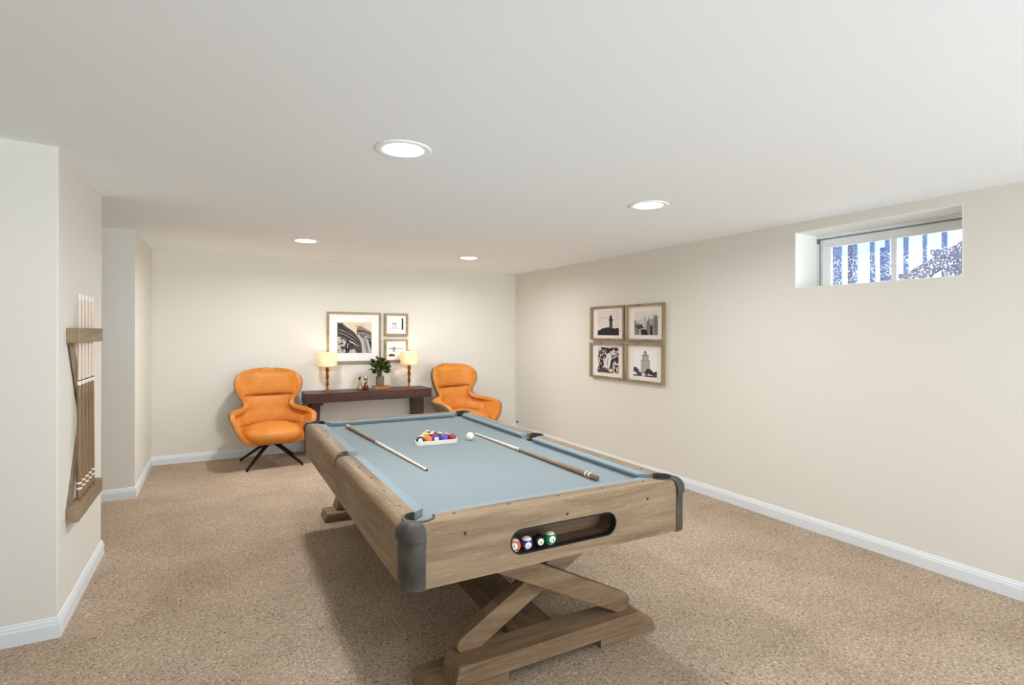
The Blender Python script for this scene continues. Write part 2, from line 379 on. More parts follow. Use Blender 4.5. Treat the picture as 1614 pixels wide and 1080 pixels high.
# outside: ground and the deck seen through the pane
mesh('ground_outside', BX(4.49, 14, -6, 12, 1.5, 1.6), M['ground'], kind='structure')
GX = 6.5
def post(label, y0, y1, z1=3.1, dx=0.0, th=.09, m='slate'):
    bm = BX(-.012, .012, -(y1 - y0) / 2, (y1 - y0) / 2, 0, z1 - 1.6)
    o = mesh('deck_post', bm, M[m], loc=(GX + dx, (y0 + y1) / 2, 1.6), bevel=.004)
    tag(o, label, 'post', 'weathered posts outside the basement window')
post('broad weathered post outside, leftmost through the basement window', 3.762, 3.915)
post('pale thin board beside the broad leftmost post outside the window', 3.70, 3.76, dx=.12, th=.03, m='slate2')
post('narrow weathered post standing alone between two sky gaps outside the window', 3.584, 3.631)
post('narrow weathered post left of the shorter light board outside the window', 3.396, 3.449)
post('shorter light board between two narrow posts outside the window', 3.292, 3.391, 2.51, dx=.1, th=.03)
post('narrow weathered post just left of the white window mullion', 3.240, 3.290)
post('thin weathered post just right of the white window mullion', 3.167, 3.203)
post('weathered post meeting the low foot of the diagonal stair beam outside', 3.056, 3.106)
post('weathered post crossing the middle of the diagonal stair beam outside', 2.884, 2.925)
post('rightmost weathered post behind the diagonal stair beam outside', 2.707, 2.756)
st = thing('stair_stringer', 'grey diagonal stair beam with bracket rising to the right outside the window', 'stair beam', (GX - .1, 2.8, 1.6))
def SP(y, z): return (0, y - 2.8, z - 1.6)
bm = bmesh.new(); prism(bm, [SP(3.23, 2.07), SP(3.21, 2.17), SP(3.04, 2.175), SP(2.30, 2.585), SP(2.30, 2.43), SP(2.80, 2.145), SP(2.85, 2.07)], (.06, 0, 0))
mesh('beam', bm, M['slate2'], st, bevel=.003)
bm = bmesh.new(); prism(bm, [(.0, -.005 - .05, .79), (.0, .0, .79), (.0, .0, .745), (.0, -.03, .72), (.0, -.12, .70), (.0, -.12, .785)], (-.03, 0, 0))
mesh('bracket', bm, M['slate2'], st)
bm = bmesh.new(); prism(bm, [SP(2.715, 2.02), SP(2.71, 2.2), SP(2.30, 2.42), SP(2.30, 2.02)], (.03, 0, 0)); 
for v in bm.verts: v.co.x += .03
mesh('side_panel', bm, M['slate2'], st)
bm = BX(-.03, .03, -.5, .9, 0, .5); mesh('foot_board', bm, M['slate2'], st)

# ------------------------------------------------------------------ recessed lights
def recessed(x, y, label, power=1.0, group='recessed ceiling lights', rr=.138, rl=.092):
    t = thing('recessed_light', label, 'ceiling light', (x, y, zc(x, y)), group=group)
    bm = bmesh.new()
    prof = [(rr, 0), (rr, -.004), (rr - .006, -.007), (rl + .016, -.006), (rl + .004, -.002), (rl + .004, .0)]
    seg = 48
    rings = [[(r * math.cos(2 * PI * k / seg), r * math.sin(2 * PI * k / seg), z) for k in range(seg)] for r, z in prof]
    loft(bm, rings, cap=False); mesh('trim_ring', bm, M['ceil'], t, smooth=True)
    bm = bmesh.new(); lathe(bm, [(rl + .003, -.001), (rl, -.006), (rl * .7, -.009), (rl * .3, -.010)][::-1], 40); mesh('lens', bm, M['lens'], t, smooth=True)
    l = D.lights.new('recessed_glow', 'AREA'); l.shape = 'DISK'; l.size = .2; l.energy = LAMP_W * power; l.color = (.985, .99, 1.0)
    l.spread = 2.95
    lo = D.objects.new('recessed_glow', l); link(lo, t); lo.location = (0, 0, -.02)
    return t
recessed(.803, 2.619, 'large round ceiling light nearest the camera, above the left side of the pool table')
recessed(2.644, 2.872, 'round ceiling light nearest the basement window and right wall', .8)
recessed(.765, 5.787, 'small round ceiling light at far left, in front of the left armchair', 1.4)
recessed(2.669, 6.028, 'small round ceiling light at far right, near the back wall corner', 1.05)
for x_, y_ in ((2.64, -.4),):  # added fill light out of view, with no fixture of its own
    l = D.lights.new('added_fill_light', 'AREA'); l.shape = 'DISK'; l.size = .2; l.energy = LAMP_W; l.color = (.985, .99, 1.0)
    lo = D.objects.new('added_fill_light', l); COL.objects.link(lo); lo.location = (x_, y_, zc(x_, y_) - .02)

# ------------------------------------------------------------------ pool table
TX, TY = 1.335, 3.32
IW, IL, OW, OL, ZT, ZB, ZC = .635, 1.265, .725, 1.37, .80, .555, .765
T = thing('pool_table', 'driftwood pool table with pale blue cloth, dark metal corners and crossed legs', 'pool table', (TX, TY, 0))
def rail_prof(i, o):
    r = .042; p = [(i, ZT), (o - r, ZT)]
    for k in range(1, 7):
        a = PI / 2 * k / 6; p.append((o - r + r * math.sin(a), ZT - r + r * math.cos(a)))
    p += [(o, ZB), (o - .03, ZB), (o - .03, .72), (i, .72)]
    return p
def cyl(x, y, r, z0, z1, seg=40):
    bm = bmesh.new(); lathe(bm, [(r, z0), (r, z1)], seg, c=(x, y)); return bm
PR = .058
POCK = [(sx * (IW + .004), sy * (IL + .004), 'c') for sx in (-1, 1) for sy in (-1, 1)] + [(sx * (IW + .012), 0, 's') for sx in (-1, 1)]
def cutters(): return [cyl(x, y, PR, .70, .9) for x, y, k in POCK]
for s in (-1, 1):
    bm = bmesh.new(); pr = rail_prof(IW, OW); prism(bm, [(s * a, -OL + .083, z) for a, z in pr], (0, 2 * OL - .166, 0))
    o = mesh('side_rail', bm, M['wood_y'], T); booled(o, cutters()); o.data.polygons.foreach_set('use_smooth', [True] * len(o.data.polygons)); o.data.set_sharp_from_angle(angle=.6)
    bm = bmesh.new(); pr = rail_prof(IL, OL); prism(bm, [(-OW + .072, s * a, z) for a, z in pr], (2 * OW - .144, 0, 0))
    o = mesh('end_rail', bm, M['wood_x'], T)
    cs = cutters()
    if s == -1:                                                    # ball return opening, x 1.054..1.606, z .607..0.716
        sl = bmesh.new(); cz, hr, xa, xb = .661, .054, 1.054 + .054 - TX, 1.606 - .054 - TX
        pp = [(xb + hr * math.sin(a), cz + hr * math.cos(a)) for a in [PI * k / 14 for k in range(15)]] + [(xa - hr * math.sin(a), cz - hr * math.cos(a)) for a in [PI * k / 14 for k in range(15)]]
        prism(sl, [(a, -OL - .05, z) for a, z in pp], (0, .09 + .02, 0)); cs.append(sl)
    booled(o, cs); o.data.polygons.foreach_set('use_smooth', [True] * len(o.data.polygons)); o.data.set_sharp_from_angle(angle=.6)
# ball return tray: stadium tube behind the opening, with a dark rim
def stad(h, y, ex=0): return [(xb + (hr + ex) * math.sin(a), y, cz + (hr + ex) * math.cos(a)) for a in [PI * k / 14 for k in range(15)]] + [(xa - (hr + ex) * math.sin(a), y, cz - (hr + ex) * math.cos(a)) for a in [PI * k / 14 for k in range(15)]]
bm = bmesh.new(); R_ = loft(bm, [stad(0, -OL + .004, -.0005), stad(0, -OL + .115, -.0005)], cap=False); bm.faces.new(R_[1])
R_ = loft(bm, [stad(0, -OL + .004, .003), stad(0, -OL + .118, .003)], cap=False); bm.faces.new(R_[1])
tray = mesh('ball_tray', bm, M['slot'], T, angle=.6)
bm = bmesh.new(); loft(bm, [stad(0, -OL + .006, .0), stad(0, -OL - .0025, .0), stad(0, -OL - .0025, -.005), stad(0, -OL + .03, -.005), stad(0, -OL + .03, -.001)], cap=False)
mesh('tray_rim', bm, M['black'], T, label='dark rim around the ball opening')
# slate body under the cloth and the underside of the cabinet
mesh('underframe', BX(-OW + .035, OW - .035, -OL + .15, OL - .035, .60, .63), M['leg_y'], T)
bm = BX(-IW, IW, -IL, IL, .735, ZC); o = mesh('playing_surface', bm, M['cloth'], T); booled(o, cutters())
# cushions
def cushion(p0, p1, n, e0, e1):
    """p0->p1 along the wood edge, n = inward normal; e0,e1 = how far the nose is cut back at each end"""
    p0 = Vector((*p0, 0)); p1 = Vector((*p1, 0)); d = (p1 - p0).normalized(); nn = Vector((*n, 0))
    prof = [(0, ZT - .002), (.046, ZT - .004), (.052, ZT - .008), (.052, ZT - .014), (.040, ZC + .001), (0, ZC + .001)]
    rings = []
    for pt, ee, sg in ((p0, e0, 1), (p1, e1, -1)):
        rings.append([pt + nn * a + Vector((0, 0, z)) + d * (sg * ee * a / .052) for a, z in prof])
    bm = bmesh.new(); loft(bm, rings); mesh('cushion', bm, M['cloth_cush'], T, bevel=.002)
g = .062; gs = .066
for s in (-1, 1):
    cushion((-IW + g, s * IL), (IW - g, s * IL), (0, -s), .045, .045)
    cushion((s * IW, -IL + g), (s * IW, -gs), (-s, 0), .045, .012)
    cushion((s * IW, gs), (s * IW, IL - g), (-s, 0), .012, .045)
# pockets: cup with dark lip
for x_, y_, k in POCK:
    bm = bmesh.new(); seg = 40
    rings = [[(r * math.cos(2 * PI * q / seg), r * math.sin(2 * PI * q / seg), z) for q in range(seg)] for r, z in ((PR - .001, ZC - .004), (PR - .002, .70), (PR * .8, .66), (PR * .2, .65))]
    R_ = loft(bm, rings, cap=False); bm.faces.new(R_[-1])
    # raised liner only on the wood side
    ang = math.atan2(y_, x_) if k == 'c' else (0 if x_ > 0 else PI)
    if k == 'c': ang = math.atan2(math.copysign(1, y_), math.copysign(1, x_))
    span = PI * .74 if k == 'c' else PI * .5
    inner_lo, inner_hi, out_hi, out_lo = [], [], [], []
    n_ = 24
    for q in range(n_ + 1):
        a = ang - span + 2 * span * q / n_; wd = .010 * (1 - abs(2 * q / n_ - 1) ** 4) + .001
        c_, s_ = math.cos(a), math.sin(a)
        inner_lo.append((PR * .985 * c_, PR * .985 * s_, .72)); inner_hi.append((PR * .985 * c_, PR * .985 * s_, ZT + .003)); out_hi.append(((PR + wd) * c_, (PR + wd) * s_, ZT + .003)); out_lo.append(((PR + wd) * c_, (PR + wd) * s_, ZT - .004))
    loft(bm, [inner_lo, inner_hi, out_hi, out_lo], cap=False, closed=False)
    mesh('pocket', bm, M['iron'], T, loc=(x_, y_, 0), angle=.7)
    if k == 's':                                                    # thin metal strap over the rail beside each side pocket
        s = 1 if x_ > 0 else -1; bm = bmesh.new(); r = .042
        pr = [(IW + .012 + PR, ZT), (OW - r, ZT)] + [(OW - r + r * math.sin(PI / 2 * q / 6), ZT - r + r * math.cos(PI / 2 * q / 6)) for q in range(1, 7)] + [(OW, .735)]
        pr[0] = (IW + .012 + PR - .004, ZT)
        ro, ri = [], []
        for q, (a, z) in enumerate(pr):
            t_n = min(1, q / 2); off = .0035
            wv = lerp(.014, .0035, t_n)
            nx_, nz_ = (0, 1) if q < 2 else ((math.sin(PI / 2 * min(q - 1, 6) / 6)), math.cos(PI / 2 * min(q - 1, 6) / 6))
            ro.append([(s * (a + nx_ * off), -wv, z + nz_ * off), (s * (a + nx_ * off), wv, z + nz_ * off), (s * (a - nx_ * .002), wv, z - nz_ * .002), (s * (a - nx_ * .002), -wv, z - nz_ * .002)])
        loft(bm, ro); mesh('pocket_strap', bm, M['iron'], T)
# corner castings
def corner_plan(off, lx=.078, ly=.085, r=.068):
    """outer corner at local (OW,OL); counter-clockwise outline, inner corner last"""
    r = r + off; X, Y = OW + off, OL + off; p = [(OW - lx, Y)]
    p = [(X, OL - ly)]
    for k in range(0, 17):
        a = PI / 2 * k / 16; p.append((X - r + r * math.cos(a), Y - r + r * math.sin(a)))
    p.append((OW - lx, Y)); p.append((OW - lx - .0, OL - .034)); p.append((OW - .034, OL - ly))
    return p
for sx in (-1, 1):
    for sy in (-1, 1):
        cc = thing_c = None
        bm = bmesh.new()
        lo = [[(sx * a, sy * b_, z) for a, b_ in corner_plan(of)] for of, z in ((-.004, .548), (.005, .553), (.005, .742))]
        loft(bm, lo)
        c_o = mesh('corner_casting', bm, M['iron'], T, angle=.7)
        anc = Vector((IW + .004 + PR * .72, IL + .004 + PR * .72))
        rings = []
        for of, z, sc in ((.008, .735, 1), (.014, .738, 1), (.015, .762, 1), (.011, .780, .99), (.002, .793, .95), (-.002, .800, .84), (-.004, .8035, .66), (-.004, .8045, .42), (-.004, .8045, .2)):
            pl = corner_plan(of, r=.070); q = []
            for a, b_ in pl:
                v = Vector((a, b_)); v = anc + (v - anc) * sc
                q.append((sx * v.x, sy * v.y, z))
            rings.append(q)
        bm = bmesh.new(); loft(bm, rings); mesh('casting_cap', bm, M['iron'], c_o, angle=.9)
# sights on the rails and bolt heads on the apron
def disc_part(name, p, n, r=.0068):
    bm = bmesh.new(); lathe(bm, [(r, -.002), (r, .0008), (r * .6, .0014)], 12)
    o = mesh(name, bm, M['sight'], T, loc=p); o.rotation_euler = Vector(n).to_track_quat('Z', 'Y').to_euler()
for s in (-1, 1):
    for yy in (-1.1, -.85, -.61, -.36, -.12, .12, .36, .61, .85, 1.1): disc_part('sight', (s * .665, yy, ZT), (0, 0, 1))
    for xx in (-.5, -.25, 0, .25, .5): disc_part('sight', (xx, s * (IL + .03), ZT), (0, 0, 1))
    for yy in (-1.06, -.55, -.06, .65): disc_part('bolt_head', (s * OW, yy, .715), (s, 0, 0), .006)
for xx in (-.484, 0, .461): disc_part('bolt_head', (xx, -OL, .74), (0, -1, 0), .0065)

# base: two crossed-leg frames on shoes, joined by a low stretcher
def shoe(x0, x1, y0, y1, z1):
    bm = bmesh.new(); c = .022
    sgn = 1 if x1 > TX else -1
    a, b_ = (x0, x1) if sgn > 0 else (x1, x0)
    pts = [(a, y0, 0), (b_, y0, 0), (b_ - sgn * c, y0, z1), (a, y0, z1)]
    prism(bm, [(p[0] - TX, p[1] - TY, p[2]) for p in pts], (0, y1 - y0, 0)); mesh('foot_block', bm, M['leg_x'], T, bevel=.004)
def beam(x0, x1, y0, y1, z0, z1):
    c = .022; bm = bmesh.new()
    pts = [(x0, y0, z0), (x1, y0, z0), (x1 - c * .4, y0, z1 - .02), (x1 - c * 1.6, y0, z1), (x0 + c * 1.2, y0, z1)]
    prism(bm, [(p[0] - TX, p[1] - TY, p[2]) for p in pts], (0, y1 - y0, 0)); mesh('floor_beam', bm, M['leg_x'], T, bevel=.004)
def slant(xa, za, xb, zb, th, y0, y1, m, cut=True):
    """leg whose centre line runs (xa,za) low -> (xb,zb) high"""
    d = Vector((xb - xa, 0, zb - za)).normalized(); n = Vector((-d.z, 0, d.x)); h = th / 2
    A = Vector((xa, 0, za)); B = Vector((xb, 0, zb))
    lowflat = [A - n * h + d * .0, A + n * h - d * .02]
    if d.x < 0: n = -n
    lo1, lo2 = A - n * h, A + n * h
    pts = [lo1 + d * .03, lo1 + n * h * .6 - d * .012, lo2 - n * h * .4 - d * .012, lo2 + d * .015, B + n * h, B - n * h]
    bm = bmesh.new(); prism(bm, [(p.x - TX, y0 - TY, p.z) for p in pts], (0, y1 - y0, 0)); mesh('leg', bm, m, T, bevel=.004)
def frame(y0, flip):
    f = (lambda a, b_: (2 * 0 + a, b_))
    Y = lambda a, b_: (y0 + a, y0 + b_) if not flip else (y0 - b_, y0 - a)
    shoe(.745, 1.125, *Y(.0, .20), .062); shoe(1.63, 1.985, *Y(0, .20), .062)
    beam(.85, 1.875, *Y(-.035, .115), .062, .142)
    slant(1.80, .166, .93, .601, .098, *Y(.015, .07), M['leg_x'])
    slant(.93, .145, 1.80, .630, .098, *Y(.07, .135), M['leg_x'])
frame(2.09, False); frame(4.72, True)
mesh('stretcher', BX(1.195 - TX, 1.43 - TX, 2.205 - TY, 4.605 - TY, .10, .135), M['leg_y'], T, bevel=.003)

# ------------------------------------------------------------------ balls
BR = .0286
def ball_mat(name, rgb, stripe, spot=True):
    m, n, b = nodes(name); b.inputs['Roughness'].default_value = .12
    t = n.nodes.new('ShaderNodeTexCoord'); sp = n.nodes.new('ShaderNodeSeparateXYZ'); n.links.new(t.outputs['Object'], sp.inputs[0])
    def math_(op, a, v):
        q = n.nodes.new('ShaderNodeMath'); q.operation = op
        n.links.new(a, q.inputs[0]); q.inputs[1].default_value = v; return q.outputs[0]
    az = n.nodes.new('ShaderNodeMath'); az.operation = 'ABSOLUTE'; n.links.new(sp.outputs['Z'], az.inputs[0])
    cap = math_('GREATER_THAN', az.outputs[0], BR * (.66 if stripe else 2))
    sp_ = math_('LESS_THAN', sp.outputs['Y'], -BR * .86 if spot else -2)
    mx = n.nodes.new('ShaderNodeMath'); mx.operation = 'MAXIMUM'; n.links.new(cap, mx.inputs[0]); n.links.new(sp_, mx.inputs[1])
    c = n.nodes.new('ShaderNodeMixRGB'); c.inputs[1].default_value = (*s2l(rgb), 1); c.inputs[2].default_value = (*s2l((240, 236, 222)), 1)
    n.links.new(mx.outputs[0], c.inputs[0]); n.links.new(c.outputs[0], b.inputs['Base Color']); return m
bm = bmesh.new(); bmesh.ops.create_uvsphere(bm, u_segments=32, v_segments=20, radius=BR)
ball_me = D.meshes.new('ball'); bm.to_mesh(ball_me); bm.free(); ball_me.polygons.foreach_set('use_smooth', [True] * len(ball_me.polygons))
def text_mesh(s, size):
    cu = D.curves.new('t', 'FONT'); cu.body = s; cu.size = size; cu.align_x = 'CENTER'; cu.align_y = 'CENTER'; cu.offset = size * .012
    o = D.objects.new('t', cu); COL.objects.link(o); bpy.context.view_layer.update()
    me = D.meshes.new_from_object(o.evaluated_get(bpy.context.evaluated_depsgraph_get()))
    D.objects.remove(o); D.curves.remove(cu)
    bm = bmesh.new(); bm.from_mesh(me); D.meshes.remove(me); return bm
def ball(loc, label, rgb, stripe, num=None, aim=None, spot=True, roll=0, group=None, name='billiard_ball'):
    me = ball_me.copy(); me.materials.append(ball_mat('ball_' + (num or 'x'), rgb, stripe, spot))
    o = D.objects.new(name, me); COL.objects.link(o); o.location = loc; tag(o, label, 'ball', group)
    d = Vector(aim) if aim else Vector((0, -1, 0))
    q = d.to_track_quat('-Y', 'Z'); o.rotation_mode = 'QUATERNION'; o.rotation_quaternion = q @ Euler((0, roll, 0)).to_quaternion()
    if num:
        bm = text_mesh(num, .0165 if len(num) == 1 else .0145)
        xs = [v.co.x for v in bm.verts]; ys = [v.co.y for v in bm.verts]; mx_, my_ = (min(xs) + max(xs)) / 2, (min(ys) + max(ys)) / 2
        for v in bm.verts:
            x_, z_ = v.co.x - mx_, v.co.y - my_
            v.co = Vector((x_, -math.sqrt(max(1e-9, (BR + .00025) ** 2 - x_ * x_ - z_ * z_)), z_))
        mesh('number', bm, M['ink'], o)
    return o
camp = Vector((0, 0, HC))
def aim_at_cam(p, dx=0, dz=0):
    d = (camp - Vector(p)).normalized(); return (d.x + dx, d.y, d.z + dz)
ty = TY - OL + .036
grp = 'balls in the ball return of the pool table'
tz = .661 - .0535 + BR
for xx, num, rgb, st_, lb, dx, dz in ((1.0905, '13', (206, 104, 56), True, 'orange striped ball 13 at the left end of the ball return', .0, -.18),
                          (1.150, '12', (62, 42, 122), True, 'purple striped ball 12 between balls 13 and 8 in the ball return', .32, -.45),
                          (1.2095, '8', (26, 24, 24), False, 'black ball 8 between the purple and green balls in the ball return', .42, -.32),
                          (1.269, '14', (24, 132, 84), True, 'green striped ball 14 at the right end of the row in the ball return', .40, -.32)):
    p = (xx, ty, tz); ball(p, lb, rgb, st_, num, aim_at_cam(p, dx, dz), group=grp)
tag(ball((1.57, 3.514, ZC + BR), '', (240, 238, 226), False, None, spot=False, name='cue_ball'), 'plain white cue ball on the blue cloth right of the triangle rack', 'ball')

# triangle rack with fifteen balls, flat side to the camera
RX, RY, RA = 1.318, 3.52, math.radians(-2)
rk = thing('triangle_rack', 'white triangular ball rack on the blue cloth holding coloured balls', 'ball rack', (RX, RY, ZC + .0005), (0, 0, RA))
def tri(off, rad, z):
    R = BR * 2
    cs = [(-2 * R, 0), (2 * R, 0), (0, 4 * R * math.sqrt(3) / 2)]
    pts = []
    for (cx, cy_), a0 in zip(cs, (-PI / 2 - 2 * PI / 3, -PI / 2, -PI / 2 + 2 * PI / 3)):
        for k in range(7):
            a = a0 + (2 * PI / 3) * k / 6
            pts.append((cx + (BR + off) * math.cos(a), cy_ + (BR + off) * math.sin(a), z))
    return pts
bm = bmesh.new(); R_ = loft(bm, [tri(.0015, 0, 0), tri(.0015, 0, .026), tri(.010, 0, .026), tri(.010, 0, 0)], cap=False)
n_ = len(R_[0])
for i in range(n_): bm.faces.new((R_[3][i], R_[3][(i + 1) % n_], R_[0][(i + 1) % n_], R_[0][i]))
mesh('rack_frame', bm, M['rackwhite'], rk, angle=.6)
NAVY, ORG, PUR, VIO, RED, LIM, MAR, GRN, YEL = (38, 40, 84), (224, 120, 62), (92, 66, 164), (92, 72, 190), (150, 28, 40), (178, 178, 70), (112, 34, 40), (40, 120, 70), (222, 180, 60)
rows = [[(NAVY, 0, '2', 'navy ball with its white number spot at the left corner of the rack'), (ORG, 0, None, 'orange ball second from left in the front row of the rack'),
         (PUR, 0, '4', 'purple ball with white number spot in the middle of the front row of the rack'), (VIO, 0, None, 'bright violet ball second from right in the front row of the rack'), (RED, 0, None, 'dark red ball at the right corner of the rack')],
        [(LIM, 1, None, 'yellow-green striped ball at the left of the second row in the rack'), (MAR, 0, None, 'maroon ball behind the orange and purple balls in the rack'), (NAVY, 0, None, 'navy ball behind the purple and violet balls in the rack'), (MAR, 1, None, 'maroon striped ball behind the violet and dark red balls in the rack')],
        [(ORG, 1, None, 'orange striped ball at the left of the middle row in the rack'), (RED, 1, None, 'red striped ball in the centre of the rack'), (GRN, 1, None, 'green striped ball at the right of the middle row in the rack')],
        [(YEL, 0, None, 'yellow ball left of the two just before the rack tip'), (RED, 1, None, 'red striped ball right of the two just before the rack tip')],
        [(NAVY, 1, None, 'navy striped ball alone at the far tip of the rack')]]
for r_, row in enumerate(rows):
    for k, (rgb, st_, num, lb) in enumerate(row):
        lx = (k - (len(row) - 1) / 2) * BR * 2.006; ly = r_ * BR * 2.006 * math.sqrt(3) / 2
        wx = RX + lx * math.cos(RA) - ly * math.sin(RA); wy = RY + lx * math.sin(RA) + ly * math.cos(RA)
        p = (wx, wy, ZC + BR + .0005)
        aim = aim_at_cam(p, .05, .0) if num else (random.uniform(-.5, .5), .9, -.3)
        ball(p, lb, rgb, bool(st_), num, aim, roll=random.uniform(-.4, .4) if st_ else 0, group='balls in the triangle rack')

# ------------------------------------------------------------------ cues
def make_cue(name, label, L, bf, rb, rt, group=None, tipdark=True, collar=.02):
    """cue standing on its butt along local z"""
    t = thing(name, label, 'pool cue', group=group); zj = L * bf
    def rad(z): return lerp(rb, rt, min(1, z / L) ** .9)
    bm = bmesh.new(); k = 14
    lathe(bm, [(rb * .55, 0), (rb * .9, .004), (rb, .012)] + [(rad(zj * i / k), max(.013, zj * i / k)) for i in range(1, k + 1)], 20)
    mesh('butt', bm, M['cue_wood'], t, angle=.8)
    bm = bmesh.new(); lathe(bm, [(rad(zj + collar + (L - .03 - zj - collar) * i / 8), zj + collar + (L - .03 - zj - collar) * i / 8) for i in range(9)], 16)
    mesh('shaft', bm, M['cue_pale'], t, angle=.8)
    bm = bmesh.new(); lathe(bm, [(rad(zj) + .0006, zj), (rad(zj) + .0006, zj + collar)], 18)
    mesh('joint_collar', bm, M['cue_white'], t, angle=.8)
    bm = bmesh.new(); lathe(bm, [(rad(zj) + .001, zj + collar * .98), (rad(zj) + .001, zj + collar * 1.25)], 18)
    mesh('joint_ring', bm, M['cue_tip'], t, angle=.8)
    for a in (.055, .085):
        bm = bmesh.new(); lathe(bm, [(rad(a) + .0007, a), (rad(a) + .0007, a + .011)], 20); mesh('butt_ring', bm, M['cue_white'], t, angle=.8)
    bm = bmesh.new(); lathe(bm, [(rt * 1.02, L - .03), (rt * 1.0, L - .007)], 14); mesh('ferrule', bm, M['cue_white'], t, angle=.8)
    bm = bmesh.new(); lathe(bm, [(rt, L - .007), (rt * .95, L - .002), (rt * .5, L)], 14); mesh('tip', bm, M['cue_tip'] if tipdark else M['cue_white'], t, angle=.8)
    return t
def lay(t, butt, tip):
    d = Vector(tip) - Vector(butt); t.location = butt; t.rotation_euler = d.to_track_quat('Z', 'Y').to_euler()
c1b, c1t = Vector((.899, 4.446, ZC + .0165)), Vector((1.006, 2.831, ZC + .008))
c2b, c2t = Vector((1.716, 2.232, ZC + .0165)), Vector((1.690, 3.691, ZC + .008))
lay(make_cue('pool_cue', 'pool cue lying along the left cushion, its wooden butt at the far end', (c1t - c1b).length, .47, .0155, .0065, 'pool cues on the table'), c1b, c1t)
lay(make_cue('pool_cue', 'pool cue lying on the right side of the cloth, its wooden butt toward the camera', (c2t - c2b).length, .55, .0155, .0065, 'pool cues on the table'), c2b, c2t)

# ------------------------------------------------------------------ wall cue rack with five cues
RKX0, RKX1, RKY0, RKY1 = XC, -.658, 3.617, 4.285
ra = thing('cue_rack', 'driftwood wall rack holding five pool cues on the left column', 'cue rack', (XC + .0015, (RKY0 + RKY1) / 2, .52))
def RB(x0, x1, y0, y1, z0, z1): return BX(x0 - XC, x1 - XC, y0 - (RKY0 + RKY1) / 2, y1 - (RKY0 + RKY1) / 2, z0 - .52, z1 - .52)
bm = RB(RKX0, -.697, RKY0, RKY1, 1.468, 1.549); mesh('top_bar', bm, M['rack_y'], ra, bevel=.002)
bm = RB(-.668, RKX1, RKY0, RKY1, 1.468, 1.549)
box(bm, -.6965 - XC, -.6685 - XC, -(RKY1 - RKY0) / 2, -(RKY1 - RKY0) / 2 + .05, .948, 1.029); box(bm, -.6965 - XC, -.6685 - XC, (RKY1 - RKY0) / 2 - .05, (RKY1 - RKY0) / 2, .948, 1.029)
mesh('top_clamp', bm, M['rack_y'], ra, bevel=.002)
mesh('bottom_bar', RB(RKX0, RKX1, RKY0, RKY1, .515, .598), M['rack_y'], ra, bevel=.002)
ym = (RKY0 + RKY1) / 2
for i, (ya, yb) in enumerate(((RKY0 + .065, RKY1 - .065), (RKY1 - .065, RKY0 + .065))):
    bm = bmesh.new(); hw = .052; x0_ = .001 + i * .0055
    prism(bm, [(x0_, ya - ym - hw, .078), (x0_, ya - ym + hw, .078), (x0_, yb - ym + hw, .948), (x0_, yb - ym - hw, .948)], (.005, 0, 0))
    mesh('cross_slat', bm, M['rack_z'], ra)
cue0 = None
names = ['leftmost of the five cues in the wall rack', 'second cue from the left in the wall rack', 'middle cue of the five in the wall rack', 'fourth cue from the left in the wall rack', 'rightmost of the five cues in the wall rack']
for k in range(5):
    yy = 3.775 + k * .0865
    if k == 0: cue0 = c_ = make_cue('pool_cue', names[0], 1.140, .555, .0140, .0062, 'cues in the wall rack', False, .022)
    else:
        c_ = cue0.copy(); COL.objects.link(c_)
        for ch in cue0.children:
            q = ch.copy(); COL.objects.link(q); q.parent = c_
    c_['label'] = names[k]; c_.location = (-.6825, yy, .600)

# ------------------------------------------------------------------ console table
cx0, cx1, cy0, cy1 = .928, 2.538, 6.965, 7.372
ct = thing('console_table', 'long dark mahogany console table against the back wall between the armchairs', 'console table', ((cx0 + cx1) / 2, (cy0 + cy1) / 2, 0))
ccx, ccy = (cx0 + cx1) / 2, (cy0 + cy1) / 2
mesh('table_top', BX(cx0 - ccx, cx1 - ccx, cy0 - ccy, cy1 - ccy, .658, .776), M['mahog_x'], ct, bevel=.004)
for s, xo in ((-1, 1.01), (1, 2.447)):
    bm = bmesh.new(); i0, i1 = xo, xo - s * .095
    pts = [(xo + s * .0, .0), (xo, .62), (xo + s * .0, .658), (i1 - s * .035, .658), (i1 - s * .035, .625), (i1, .615), (i1 + s * .012, .3), (i1 + s * .035, .0)]
    prism(bm, [(a - ccx, cy0 + .055 - ccy, z) for a, z in pts], (0, cy1 - cy0 - .075, 0)); mesh('leg', bm, M['mahog_z'], ct, bevel=.003)

